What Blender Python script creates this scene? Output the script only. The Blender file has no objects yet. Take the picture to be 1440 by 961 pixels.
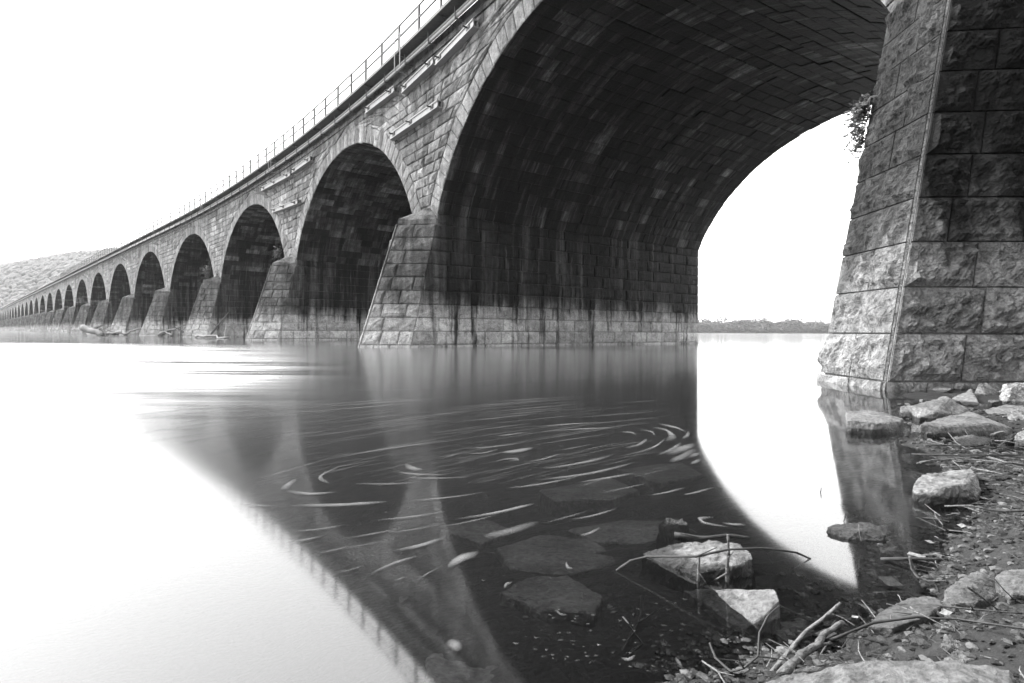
import bpy, bmesh, math, random
import numpy as np
from mathutils import Vector, Matrix, noise, Euler

# ------------------------------------------------------------------ camera, sky, sun, exposure
scene = bpy.context.scene
CAM_H = 0.76
FPX = 791.5                                   # focal length in pixels of the 1440 px wide photograph
cam = bpy.data.cameras.new('camera')
cam.sensor_width = 36.0
cam.lens = FPX / 1440 * 36
cam.shift_y = -0.00965
cam.clip_start = 0.05
cam.clip_end = 8000
camo = bpy.data.objects.new('camera', cam)
scene.collection.objects.link(camo)
camo.matrix_world = Matrix.Translation((0, 0, CAM_H)) @ Matrix.Rotation(math.radians(90), 4, 'X') @ Matrix.Rotation(0.0047, 4, 'Z')
scene.camera = camo

SUN_EL, SUN_AZ = 44.0, -66.0                  # azimuth measured from +Y towards +X, degrees
SKY_STRENGTH = 0.15
CLOUD = 9.0                                   # even luminance of the overcast, in sky-texture units
SUN_STRENGTH = 2.2
EXPOSURE = 1.78
world = bpy.data.worlds.new('World')
scene.world = world
world.use_nodes = True
wn, wl = world.node_tree.nodes, world.node_tree.links
wn.clear()
wout = wn.new('ShaderNodeOutputWorld')
wbg = wn.new('ShaderNodeBackground')
sky = wn.new('ShaderNodeTexSky')
sky.sky_type = 'NISHITA'
sky.sun_disc = False
sky.sun_elevation = math.radians(SUN_EL)
sky.sun_rotation = math.radians(SUN_AZ)
sky.air_density = 1.0
sky.dust_density = 6.0
sky.ozone_density = 1.0
bw = wn.new('ShaderNodeRGBToBW')              # black and white photograph: grey daylight
wl.new(sky.outputs[0], bw.inputs[0])
veil = wn.new('ShaderNodeMix')                # thin even cloud over the clear-sky gradient
veil.data_type = 'FLOAT'
veil.inputs[0].default_value = .7
veil.inputs[3].default_value = CLOUD
wl.new(bw.outputs[0], veil.inputs[2])
wl.new(veil.outputs[0], wbg.inputs['Color'])
wbg.inputs['Strength'].default_value = SKY_STRENGTH
wl.new(wbg.outputs[0], wout.inputs['Surface'])

sun = bpy.data.lights.new('sun', 'SUN')
sun.energy = SUN_STRENGTH
sun.angle = math.radians(10)
suno = bpy.data.objects.new('sun', sun)
scene.collection.objects.link(suno)
el, az = math.radians(SUN_EL), math.radians(SUN_AZ)
to_sun = Vector((math.sin(az) * math.cos(el), math.cos(az) * math.cos(el), math.sin(el)))
suno.rotation_euler = to_sun.to_track_quat('Z', 'Y').to_euler()

scene.view_settings.view_transform = 'Standard'
scene.view_settings.look = 'None'
scene.view_settings.exposure = EXPOSURE
scene.view_settings.gamma = 1.0
scene.view_settings.use_curve_mapping = False
scene.cycles.max_bounces = 8
scene.cycles.transparent_max_bounces = 12
scene.cycles.volume_bounces = 0
scene.cycles.use_denoising = True

# ------------------------------------------------------------------ helpers
C = scene.collection
V = Vector


class MB:
    """collects geometry with two per-vertex numbers: tone (brightness of the piece) and soot (stains plus painted shade)"""

    def __init__(self):
        self.v, self.f, self.t, self.s = [], [], [], []

    def add(self, verts, faces, tone=1.0, stain_shade=0.0):
        b = len(self.v)
        self.v.extend(verts)
        self.f.extend([tuple(b + i for i in f) for f in faces])
        self.t.extend([tone] * len(verts))
        self.s.extend([stain_shade] * len(verts))

    def quad(self, a, b, c, d, tone=1.0, stain_shade=0.0):
        self.add([a, b, c, d], [(0, 1, 2, 3)], tone, stain_shade)

    def box(self, c, ux, uy, uz, tone=1.0, stain_shade=0.0):
        vs = [c + sx * ux + sy * uy + sz * uz for sz in (-1, 1) for sy in (-1, 1) for sx in (-1, 1)]
        self.add(vs, [(0, 2, 3, 1), (4, 5, 7, 6), (0, 1, 5, 4), (2, 6, 7, 3), (0, 4, 6, 2), (1, 3, 7, 5)], tone, stain_shade)

    def tube(self, pts, rad, n=8, tone=1.0, caps=True):
        pts = [V(p) for p in pts]
        if not hasattr(rad, '__len__'):
            rad = [rad] * len(pts)
        b = len(self.v)
        vs, fs = [], []
        for i, p in enumerate(pts):
            d = (pts[min(i + 1, len(pts) - 1)] - pts[max(i - 1, 0)]).normalized()
            up = V((0, 0, 1)) if abs(d.z) < .9 else V((1, 0, 0))
            x = d.cross(up).normalized()
            y = x.cross(d)
            for k in range(n):
                a = 2 * math.pi * k / n
                vs.append(p + rad[i] * (math.cos(a) * x + math.sin(a) * y))
        for i in range(len(pts) - 1):
            for k in range(n):
                fs.append((i * n + k, i * n + (k + 1) % n, (i + 1) * n + (k + 1) % n, (i + 1) * n + k))
        if caps:
            fs.append(tuple(range(n - 1, -1, -1)))
            fs.append(tuple((len(pts) - 1) * n + k for k in range(n)))
        self.add(vs, fs, tone)

    def mesh(self, name, center=None):
        me = bpy.data.meshes.new(name)
        vs = np.array([tuple(v) for v in self.v], dtype=np.float64)
        if center is not None:
            vs = vs - np.array(center)
        me.from_pydata(vs.tolist(), [], self.f)
        a = me.attributes.new('tone', 'FLOAT', 'POINT')
        a.data.foreach_set('value', self.t)
        a = me.attributes.new('stain_shade', 'FLOAT', 'POINT')
        a.data.foreach_set('value', self.s)
        return me

    def build(self, name, mat, parent=None, smooth=False, origin=None):
        if not self.v:
            return None
        arr = np.array([tuple(v) for v in self.v])
        if origin is None:
            c = (arr.min(0) + arr.max(0)) / 2
        else:
            c = np.array(tuple(origin))
        me = self.mesh(name, c)
        if mat:
            me.materials.append(mat)
        if smooth:
            me.polygons.foreach_set('use_smooth', [True] * len(me.polygons))
        o = bpy.data.objects.new(name, me)
        C.objects.link(o)
        put(o, c, parent)
        return o


WLOC = {}


def put(o, c, parent):
    """place o at world point c, below parent (parents are never rotated)"""
    c = V(tuple(c))
    WLOC[o.name] = c
    if parent:
        o.parent = parent
        o.location = c - WLOC[parent.name]
    else:
        o.location = c


def empty(name, loc):
    o = bpy.data.objects.new(name, None)
    C.objects.link(o)
    o.empty_display_size = .2
    put(o, loc, None)
    return o


def tag(o, label=None, cat=None, group=None, kind=None):
    if label:
        o['label'] = label
    if cat:
        o['category'] = cat
    if group:
        o['group'] = group
    if kind:
        o['kind'] = kind
    return o


# photograph pixels -> world
def horizon(px):
    return 463.2276 + .0047 * px


def on_plane(px, py, z=0.0):
    y = FPX * (CAM_H - z) / (py - horizon(px))
    return V(((px - 720) / FPX * y, y, z))


# ------------------------------------------------------------------ materials (grey: the photograph is black and white)
def mat(name):
    m = bpy.data.materials.new(name)
    m.use_nodes = True
    nt = m.node_tree
    nt.nodes.clear()
    out = nt.nodes.new('ShaderNodeOutputMaterial')
    return m, nt, out


class NT:
    def __init__(self, nt):
        self.nt = nt

    def n(self, typ, **kw):
        nd = self.nt.nodes.new(typ)
        for k, v in kw.items():
            setattr(nd, k, v)
        return nd

    def l(self, a, b):
        self.nt.links.new(a, b)

    def val(self, sock, x):
        if hasattr(x, 'is_linked') or hasattr(x, 'links'):
            self.l(x, sock)
        else:
            sock.default_value = x

    def math(self, op, a, b=0.0, c=None, clamp=False):
        nd = self.n('ShaderNodeMath', operation=op, use_clamp=clamp)
        self.val(nd.inputs[0], a)
        self.val(nd.inputs[1], b)
        if c is not None:
            self.val(nd.inputs[2], c)
        return nd.outputs[0]

    def rng(self, x, a, b, c=0.0, d=1.0, smooth=False):
        nd = self.n('ShaderNodeMapRange')
        nd.interpolation_type = 'SMOOTHSTEP' if smooth else 'LINEAR'
        self.val(nd.inputs[0], x)
        for i, v in enumerate((a, b, c, d)):
            self.val(nd.inputs[i + 1], v)
        return nd.outputs[0]

    def mix(self, f, a, b):
        nd = self.n('ShaderNodeMix', data_type='FLOAT')
        self.val(nd.inputs[0], f)
        self.val(nd.inputs[2], a)
        self.val(nd.inputs[3], b)
        return nd.outputs[0]

    def scaled(self, vec, sc):
        nd = self.n('ShaderNodeMapping')
        self.l(vec, nd.inputs[0])
        nd.inputs['Scale'].default_value = sc
        return nd.outputs[0]

    def noise(self, vec, scale, detail=4, rough=.55, dist=0.0):
        nd = self.n('ShaderNodeTexNoise')
        self.l(vec, nd.inputs['Vector'])
        nd.inputs['Scale'].default_value = scale
        nd.inputs['Detail'].default_value = detail
        nd.inputs['Roughness'].default_value = rough
        nd.inputs['Distortion'].default_value = dist
        return nd.outputs[0]

    def voro(self, vec, scale, feature='F1'):
        nd = self.n('ShaderNodeTexVoronoi', feature=feature)
        self.l(vec, nd.inputs['Vector'])
        nd.inputs['Scale'].default_value = scale
        return nd.outputs[0]

    def attr(self, name):
        return self.n('ShaderNodeAttribute', attribute_name=name).outputs['Fac']

    def pos(self):
        return self.n('ShaderNodeNewGeometry').outputs['Position']

    def sep(self, v):
        nd = self.n('ShaderNodeSeparateXYZ')
        self.l(v, nd.inputs[0])
        return nd.outputs

    def grey(self, x):
        nd = self.n('ShaderNodeCombineColor')
        for i in range(3):
            self.val(nd.inputs[i], x)
        return nd.outputs[0]

    def bump(self, h, strength, dist, normal=None):
        nd = self.n('ShaderNodeBump')
        self.l(h, nd.inputs['Height'])
        nd.inputs['Strength'].default_value = strength
        nd.inputs['Distance'].default_value = dist
        if normal is not None:
            self.l(normal, nd.inputs['Normal'])
        return nd.outputs[0]

    def principled(self, out, col, rough=.8, normal=None, spec=.3):
        p = self.n('ShaderNodeBsdfPrincipled')
        self.l(self.grey(col), p.inputs['Base Color'])
        self.val(p.inputs['Roughness'], rough)
        p.inputs['Specular IOR Level'].default_value = spec
        if normal is not None:
            self.l(normal, p.inputs['Normal'])
        self.l(p.outputs[0], out.inputs['Surface'])
        return p


def stone_material(name, clean=.18, bleach=.37, stain_shade_dark=.0042, bump=.6, detail_scale=1.0, lime=1.0):
    m, nt, out = mat(name)
    g = NT(nt)
    pos = g.pos()
    z = g.sep(pos)[2]
    big = g.noise(pos, .55, 4)
    mid = g.noise(pos, 2.6 * detail_scale, 6, .6)
    fine = g.noise(pos, 19 * detail_scale, 8, .7)
    rid = g.noise(pos, 5.5 * detail_scale, 6, .62, .6)
    # coordinate across the bridge: drips run down walls and round the vault at a constant place across it
    da = g.n('ShaderNodeVectorMath', operation='DOT_PRODUCT')
    g.l(pos, da.inputs[0])
    da.inputs[1].default_value = (.836, .548, 0)
    db = g.n('ShaderNodeVectorMath', operation='DOT_PRODUCT')
    g.l(pos, db.inputs[0])
    db.inputs[1].default_value = (-.548, .836, 0)
    cx = g.n('ShaderNodeCombineXYZ')
    g.l(da.outputs['Value'], cx.inputs[0])
    g.l(db.outputs['Value'], cx.inputs[1])
    g.l(z, cx.inputs[2])
    drip = cx.outputs[0]
    streak = g.noise(g.scaled(drip, (2.2, .14, .16)), 1.0, 6, .62)
    thin = g.noise(g.scaled(drip, (9, .35, .4)), 1.0, 4, .6, .3)
    white = g.noise(g.scaled(drip, (5.0, .3, .3)), 1.0, 5, .62, .5)
    rain = g.noise(g.scaled(pos, (2.4, 2.4, .2)), 1.0, 5, .62)
    tone, stain_shade = g.attr('tone'), g.attr('stain_shade')
    # flood water bleaches the lowest courses, raggedly
    zz = g.math('ADD', z, g.math('MULTIPLY', g.math('SUBTRACT', streak, .5), 2.2))
    zz = g.math('ADD', zz, g.math('MULTIPLY', g.math('SUBTRACT', tone, 1.0), 1.2))
    flood = g.rng(zz, 2.75, 1.15, 0, 1, True)
    base = g.mix(flood, clean, bleach)
    base = g.math('MULTIPLY', base, tone)
    base = g.math('MULTIPLY', base, g.rng(mid, .3, .7, .6, 1.3))
    base = g.math('MULTIPLY', base, g.rng(fine, .3, .7, .55, 1.4))
    base = g.math('MULTIPLY', base, g.rng(rid, .34, .46, .6, 1.0))
    base = g.math('MULTIPLY', base, g.mix(flood, g.rng(rain, .4, .62, 1.12, .45), 1.0))
    sfac = g.math('MULTIPLY', stain_shade, g.rng(streak, .34, .56, .72, 1.1))  # streaky stain, with the shade under the arches painted into the same colour
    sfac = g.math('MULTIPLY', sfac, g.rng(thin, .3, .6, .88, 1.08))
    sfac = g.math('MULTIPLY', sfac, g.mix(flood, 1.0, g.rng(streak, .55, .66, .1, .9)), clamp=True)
    stain_shade_col = g.math('MULTIPLY', g.math('MULTIPLY', tone, stain_shade_dark), g.rng(fine, .3, .7, .5, 1.5))
    stain_shade_col = g.math('MULTIPLY', stain_shade_col, g.rng(streak, .36, .6, 1.7, .5))
    col = g.mix(sfac, base, stain_shade_col)
    # pale lime streaks washed out of the joints
    wf = g.math('MULTIPLY', g.rng(white, .585, .66, 0, .6 * lime), g.rng(stain_shade, .4, .8, 0, 1))
    wf = g.math('MULTIPLY', wf, g.math('MULTIPLY', g.rng(z, 9.5, 6.6, 0.02, 1), g.math('SUBTRACT', 1.0, flood)))
    wf = g.math('MULTIPLY', wf, g.rng(thin, .42, .6, .2, 1))
    col = g.mix(wf, col, .12)
    hgt = g.math('ADD', g.math('MULTIPLY', fine, .45), g.math('MULTIPLY', g.rng(rid, .36, .52, 0, 1), .55))
    hgt = g.math('ADD', hgt, g.math('MULTIPLY', mid, .6))
    nrm = g.bump(hgt, bump, .07)
    g.principled(out, col, g.mix(sfac, .9, .75), nrm, .2)
    return m


M = {}
M['stone'] = stone_material('bridge_stone')
M['stone_near'] = stone_material('bridge_stone_near', clean=.14, bleach=.23, stain_shade_dark=.0035, bump=.9, detail_scale=1.7, lime=.15)


def simple(name, col, rough=.7, var=.25, scale=6, bump=.0, spec=.3, metallic=0.0, stretch=(1, 1, 1)):
    m, nt, out = mat(name)
    g = NT(nt)
    pos = g.scaled(g.pos(), stretch)
    n1 = g.noise(pos, scale, 5, .6)
    c = g.math('MULTIPLY', g.rng(n1, .25, .75, 1 - var, 1 + var), col)
    c = g.math('MULTIPLY', c, g.attr('tone'))
    nrm = g.bump(n1, bump, .02) if bump else None
    p = g.principled(out, c, rough, nrm, spec)
    p.inputs['Metallic'].default_value = metallic
    return m


M['mortar'] = stone_material('lime_mortar', clean=.2, bleach=.26, stain_shade_dark=.014, bump=.4)
M['steel'] = simple('galvanised_steel', .14, .5, .2, 8)
M['pipe'] = simple('painted_pipe', .2, .45, .15, 3)
M['darksteel'] = simple('rusty_steel', .06, .7, .4, 7)
M['beam'] = simple('painted_beam', .15, .6, .2, 5)
M['leaf'] = simple('leaf', .05, .6, .4, 14)
M['bark'] = simple('bare_wood', .12, .8, .6, 60, .8)
M['darkbark'] = simple('wet_wood', .03, .6, .4, 25, .4)
M['fartree'] = simple('far_foliage', .06, .8, .25, .1)
M['hill'] = simple('hill_ground', .05, .9, .2, .05)


def rock_material(name, dry, wet, wetline=.02, lichen=.4):
    """angular river stone: dark where water keeps it wet"""
    m, nt, out = mat(name)
    g = NT(nt)
    pos = g.pos()
    z = g.sep(pos)[2]
    n1 = g.noise(pos, 6, 6, .6)
    n2 = g.noise(pos, 45, 8, .7)
    n3 = g.noise(pos, 16, 4, .7, .5)
    w = g.rng(g.math('ADD', z, g.math('MULTIPLY', g.math('SUBTRACT', n1, .5), .03)), wetline + .012, wetline - .004, 0, 1, True)
    c = g.math('MULTIPLY', g.mix(w, dry, wet), g.rng(n1, .3, .7, .55, 1.35))
    c = g.math('MULTIPLY', c, g.rng(n2, .32, .68, .35, 1.5))
    c = g.math('MULTIPLY', c, g.rng(n3, .55, .72, 1.0, 1 - lichen))
    c = g.math('MULTIPLY', c, g.attr('tone'))
    nrm = g.bump(g.math('ADD', n2, g.math('MULTIPLY', n1, 1.2)), 1.0, .018)
    g.principled(out, c, g.mix(w, .8, .35), nrm, .35)
    return m


M['rock'] = rock_material('river_rock', .14, .028, .034)
M['slab'] = rock_material('sunken_rock', .15, .12, .014)
M['mossrock'] = rock_material('crusted_rock', .15, .02, .03, .75)


def mud_material():
    m, nt, out = mat('wet_mud')
    g = NT(nt)
    pos = g.pos()
    z = g.sep(pos)[2]
    n1 = g.noise(pos, 2.2, 5, .6)
    n2 = g.noise(pos, 30, 8, .75)
    n3 = g.voro(pos, 55)
    wet = g.rng(g.math('ADD', z, g.math('MULTIPLY', g.math('SUBTRACT', n1, .5), .12)), .07, .0, 0, 1, True)
    c = g.mix(wet, .024, .015)
    deep = g.rng(z, -.15, -.6, 0, 1, True)
    c = g.mix(deep, c, .02)
    c = g.math('MULTIPLY', c, g.rng(n2, .3, .7, .45, 1.6))
    c = g.math('MULTIPLY', c, g.rng(n1, .3, .7, .7, 1.25))
    h = g.math('ADD', g.math('MULTIPLY', n2, 1.0), g.math('MULTIPLY', n3, .5))
    g.principled(out, c, g.mix(wet, .75, .42), g.bump(h, .9, .02), .4)
    return m


M['mud'] = mud_material()
M['gravel'] = simple('wet_gravel', .1, .55, .4, 40, .5)


def water_material():
    m, nt, out = mat('river_water')
    g = NT(nt)
    pos = g.pos()
    # current lines: gentle undulation drawn out along the flow
    mp = g.n('ShaderNodeMapping')
    g.l(pos, mp.inputs[0])
    mp.inputs['Rotation'].default_value = (0, 0, math.radians(-12))
    mp.inputs['Scale'].default_value = (.12, .9, 1)
    far = g.noise(mp.outputs[0], .55, 3, .5)
    mp2 = g.n('ShaderNodeMapping')
    g.l(pos, mp2.inputs[0])
    mp2.inputs['Rotation'].default_value = (0, 0, math.radians(-16))
    mp2.inputs['Scale'].default_value = (.5, 4.0, 1)
    fine = g.noise(mp2.outputs[0], 1.6, 3, .5)
    h = g.math('ADD', far, g.math('MULTIPLY', fine, .05))
    ruff = g.attr('ruffle')
    b = g.n('ShaderNodeBump')
    g.l(h, b.inputs['Height'])
    g.l(g.math('MULTIPLY', ruff, .3), b.inputs['Strength'])
    b.inputs['Distance'].default_value = .12
    fr = g.n('ShaderNodeFresnel')
    fr.inputs['IOR'].default_value = 1.9
    gl = g.n('ShaderNodeBsdfGlossy')
    gl.inputs['Color'].default_value = (1, 1, 1, 1)
    mp3 = g.n('ShaderNodeMapping')
    g.l(pos, mp3.inputs[0])
    mp3.inputs['Rotation'].default_value = (0, 0, math.radians(-6))
    mp3.inputs['Scale'].default_value = (.05, .42, 1)
    band = g.noise(mp3.outputs[0], 1.0, 4, .55)
    mp4 = g.n('ShaderNodeMapping')
    g.l(pos, mp4.inputs[0])
    mp4.inputs['Rotation'].default_value = (0, 0, math.radians(-9))
    mp4.inputs['Scale'].default_value = (.16, 2.2, 1)
    band = g.mix(.45, band, g.noise(mp4.outputs[0], 1.0, 4, .6))
    wind = g.math('MULTIPLY', ruff, g.rng(band, .40, .58, .0, 1, True))
    g.l(g.math('ADD', g.attr('blur'), g.math('MULTIPLY', wind, .38)), gl.inputs['Roughness'])
    g.l(b.outputs[0], gl.inputs['Normal'])
    tr = g.n('ShaderNodeBsdfTransparent')
    tr.inputs['Color'].default_value = (.93, .93, .93, 1)
    df = g.n('ShaderNodeBsdfDiffuse')
    df.inputs['Color'].default_value = (.05, .05, .05, 1)
    body = g.n('ShaderNodeMixShader')
    g.l(g.attr('murk'), body.inputs[0])
    g.l(tr.outputs[0], body.inputs[1])
    g.l(df.outputs[0], body.inputs[2])
    mx = g.n('ShaderNodeMixShader')
    g.l(fr.outputs[0], mx.inputs[0])
    g.l(body.outputs[0], mx.inputs[1])
    g.l(gl.outputs[0], mx.inputs[2])
    g.l(mx.outputs[0], out.inputs['Surface'])
    return m


M['water'] = water_material()


def foam_material(name, alpha, col):
    m, nt, out = mat(name)
    g = NT(nt)
    d = g.n('ShaderNodeBsdfDiffuse')
    d.inputs['Color'].default_value = (col, col, col, 1)
    t = g.n('ShaderNodeBsdfTransparent')
    mx = g.n('ShaderNodeMixShader')
    n = g.noise(g.pos(), 9, 4)
    g.l(g.math('MULTIPLY', g.attr('tone'), g.rng(n, .3, .7, alpha * .75, alpha * 1.25)), mx.inputs[0])
    g.l(t.outputs[0], mx.inputs[1])
    g.l(d.outputs[0], mx.inputs[2])
    g.l(mx.outputs[0], out.inputs['Surface'])
    return m


M['foam'] = foam_material('foam', .8, .17)
M['film'] = foam_material('foam_film', .4, .15)

# ------------------------------------------------------------------ river bed, bank, water
SHORE = [(-60, -40), (-3.2, -1.8), (-.6, .15), (.42, 1.12), (.74, 1.34), (1.2, 1.67), (1.7, 2.19), (2.2, 2.6), (2.84, 3.88),
         (4.1, 5.9), (5.2, 7.2), (8.5, 9.2), (16, 12), (40, 18), (400, 60)]
SH = np.array(SHORE)


def shore_dist(X, Y):
    """signed distance to the waterline, positive on the bank (arrays)"""
    X = np.asarray(X, float)
    Y = np.asarray(Y, float)
    best = np.full(X.shape, 1e9)
    sign = np.ones(X.shape)
    for i in range(len(SH) - 1):
        a, b = SH[i], SH[i + 1]
        d = b - a
        t = np.clip(((X - a[0]) * d[0] + (Y - a[1]) * d[1]) / (d @ d), 0, 1)
        dx, dy = X - a[0] - t * d[0], Y - a[1] - t * d[1]
        dist = np.hypot(dx, dy)
        sg = np.sign((X - a[0]) * d[1] - (Y - a[1]) * d[0])
        m = dist < best
        best = np.where(m, dist, best)
        sign = np.where(m, sg, sign)
    return best * np.where(sign == 0, 1, sign)


def bed_base(d, y):
    near = np.clip((3.2 - y) / 1.2, 0, 1)
    up = .02 * np.clip(d, 0, 1.5) + near * .23 * (1 - np.exp(-np.clip(d, 0, 9) / .5)) + .085 * np.clip(d - 1.5, 0, 2) + .02 * np.clip(d - 3, 0, 200) ** .9
    dn = -.15 * np.clip(-d, 0, 3.2) - .25 * np.clip(-d - 3.2, 0, 6)
    return up + dn


def bed_z(x, y):
    d = float(shore_dist(np.array([x]), np.array([y]))[0])
    return float(bed_base(np.array([d]), np.array([y]))[0]) + bed_rough(x, y)


def bed_rough(x, y):
    z = 0.0
    r = math.hypot(x, y)
    if r < 30:
        k = 1.0 if r < 14 else (30 - r) / 16
        z += k * (.045 * noise.noise(V((x * 1.1, y * 1.1, 3.3))) + .03 * noise.noise(V((x * 3.1, y * 3.1, 7.7))))
        if r < 7:
            z += .014 * noise.noise(V((x * 9, y * 9, 1.7))) + .011 * noise.noise(V((x * 19, y * 19, 4.7))) + .006 * abs(noise.noise(V((x * 43, y * 43, 2.7))))
    return z


def spaced(lo, hi, near, far, n, c):
    t = np.linspace(-1, 1, n)
    k = 5.2
    s = np.sinh(k * t) / math.sinh(k)
    return np.where(s < 0, c + s * (c - lo), c + s * (hi - c))


gx = np.unique(np.concatenate([spaced(-3500, 3500, 0, 0, 61, .8), np.linspace(-3, 4.2, 190), np.linspace(4.3, 9, 45), np.linspace(-9, -3.1, 40)]))
gy = np.unique(np.concatenate([spaced(-2500, 5000, 0, 0, 61, 2), np.linspace(.6, 4.2, 130), np.linspace(4.25, 9, 60), np.linspace(-3, .6, 20)]))
_gX, _gY = np.meshgrid(gx, gy)
_gB = bed_base(shore_dist(_gX.ravel(), _gY.ravel()), _gY.ravel())
mb_v = [(x, y, zb + bed_rough(x, y)) for x, y, zb in zip(_gX.ravel().tolist(), _gY.ravel().tolist(), _gB.tolist())]
nx = len(gx)
mb_f = [(j * nx + i, j * nx + i + 1, (j + 1) * nx + i + 1, (j + 1) * nx + i) for j in range(len(gy) - 1) for i in range(nx - 1)]
me = bpy.data.meshes.new('ground')
me.from_pydata(mb_v, [], mb_f)
me.materials.append(M['mud'])
me.polygons.foreach_set('use_smooth', [True] * len(me.polygons))
ground = bpy.data.objects.new('ground', me)
C.objects.link(ground)
tag(ground, 'dark muddy river bed rising to a wet gravelly bank', kind='structure')


def smooth01(x):
    x = np.clip(x, 0, 1)
    return x * x * (3 - 2 * x)


def make_water():
    wx = np.unique(np.concatenate([spaced(-3400, 3400, 0, 0, 81, 0), np.linspace(-30, 10, 100), np.linspace(-3, 5, 60)]))
    wy = np.unique(np.concatenate([spaced(-300, 4800, 0, 0, 91, 8), np.linspace(.5, 9, 80), np.linspace(9, 40, 60)]))
    X, Y = np.meshgrid(wx, wy)
    D = shore_dist(X.ravel(), Y.ravel())
    B = bed_base(D, Y.ravel())
    depth = np.clip(-B, 0, 10)
    murk = 1 - np.exp(-1.2 * depth)
    xr, yr = X.ravel(), Y.ravel()
    # open current well out in the river is ruffled, the eddy by the bank is calm
    ruffle = .03 + .97 * smooth01((-xr - .27 * yr) / (.36 * np.clip(yr, 1, 1e6))) * smooth01((yr - 3.6) / 7)
    ruffle *= 1 - .5 * smooth01((yr - 13) / 4) - .44 * smooth01((yr - 25) / 8)
    blur = .05 + .1 * smooth01(-D / 6)
    blur -= .085 * smooth01((yr - 22) / 14)
    me = bpy.data.meshes.new('river')
    n = len(wx)
    vs = [(float(x), float(y), 0.0) for x, y in zip(xr, yr)]
    Db = D.reshape(X.shape)
    fs = []
    for j in range(len(wy) - 1):
        for i in range(n - 1):
            if Db[j:j + 2, i:i + 2].min() < 3.0:
                fs.append((j * n + i, j * n + i + 1, (j + 1) * n + i + 1, (j + 1) * n + i))
    me.from_pydata(vs, [], fs)
    for nm, arr in (('murk', murk), ('ruffle', ruffle), ('blur', blur)):
        a = me.attributes.new(nm, 'FLOAT', 'POINT')
        a.data.foreach_set('value', arr.astype(np.float32))
    me.materials.append(M['water'])
    me.polygons.foreach_set('use_smooth', [True] * len(me.polygons))
    o = bpy.data.objects.new('river', me)
    C.objects.link(o)
    tag(o, 'calm glassy river mirroring the bridge and the white sky', kind='structure')


make_water()

# ------------------------------------------------------------------ bridge line
L = 22.2909
HC, HS, HP, W = 12.7363, 6.3736, 1.2831, 19.94
T0, T1, T2, T3, TI = .5368, .6177, .6962, .7437, .7755
_ds = .25
_s = np.arange(-4 * L, 36 * L, _ds)
_th = np.interp(_s / L, [-4, -2, 0, 1, 2, 3, 3.8, 40], [T0 - 2 * (T1 - T0), T0 - 2 * (T1 - T0), T0, T1, T2, T3, TI, TI])
_x = np.cumsum(-np.sin(_th)) * _ds
_y = np.cumsum(np.cos(_th)) * _ds
_i = np.searchsorted(_s, L)
_x += -4.3688 - _x[_i]
_y += 28.0274 - _y[_i]


def B(s, a, z):
    """bridge coordinates -> world: s along the bridge, a inwards from the upstream face, z up"""
    t = float(np.interp(s, _s, _th))
    return V((float(np.interp(s, _s, _x)) + a * math.cos(t), float(np.interp(s, _s, _y)) + a * math.sin(t), z))


def n_in(s):
    t = float(np.interp(s, _s, _th))
    return V((math.cos(t), math.sin(t), 0))


def d_al(s):
    t = float(np.interp(s, _s, _th))
    return V((-math.sin(t), math.cos(t), 0))


HALF = L / 2 - HP
RISE = HC - HS
R = (HALF ** 2 + RISE ** 2) / (2 * RISE)
ZC = HC - R
PHI = math.asin(HALF / R)
RING = .95
RE = R + RING
ZTOP = 14.15
rnd = random.Random(7)


def bilerp(q, u, v):
    return (q[0] * (1 - u) + q[1] * u) * (1 - v) + (q[3] * (1 - u) + q[2] * u) * v


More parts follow.
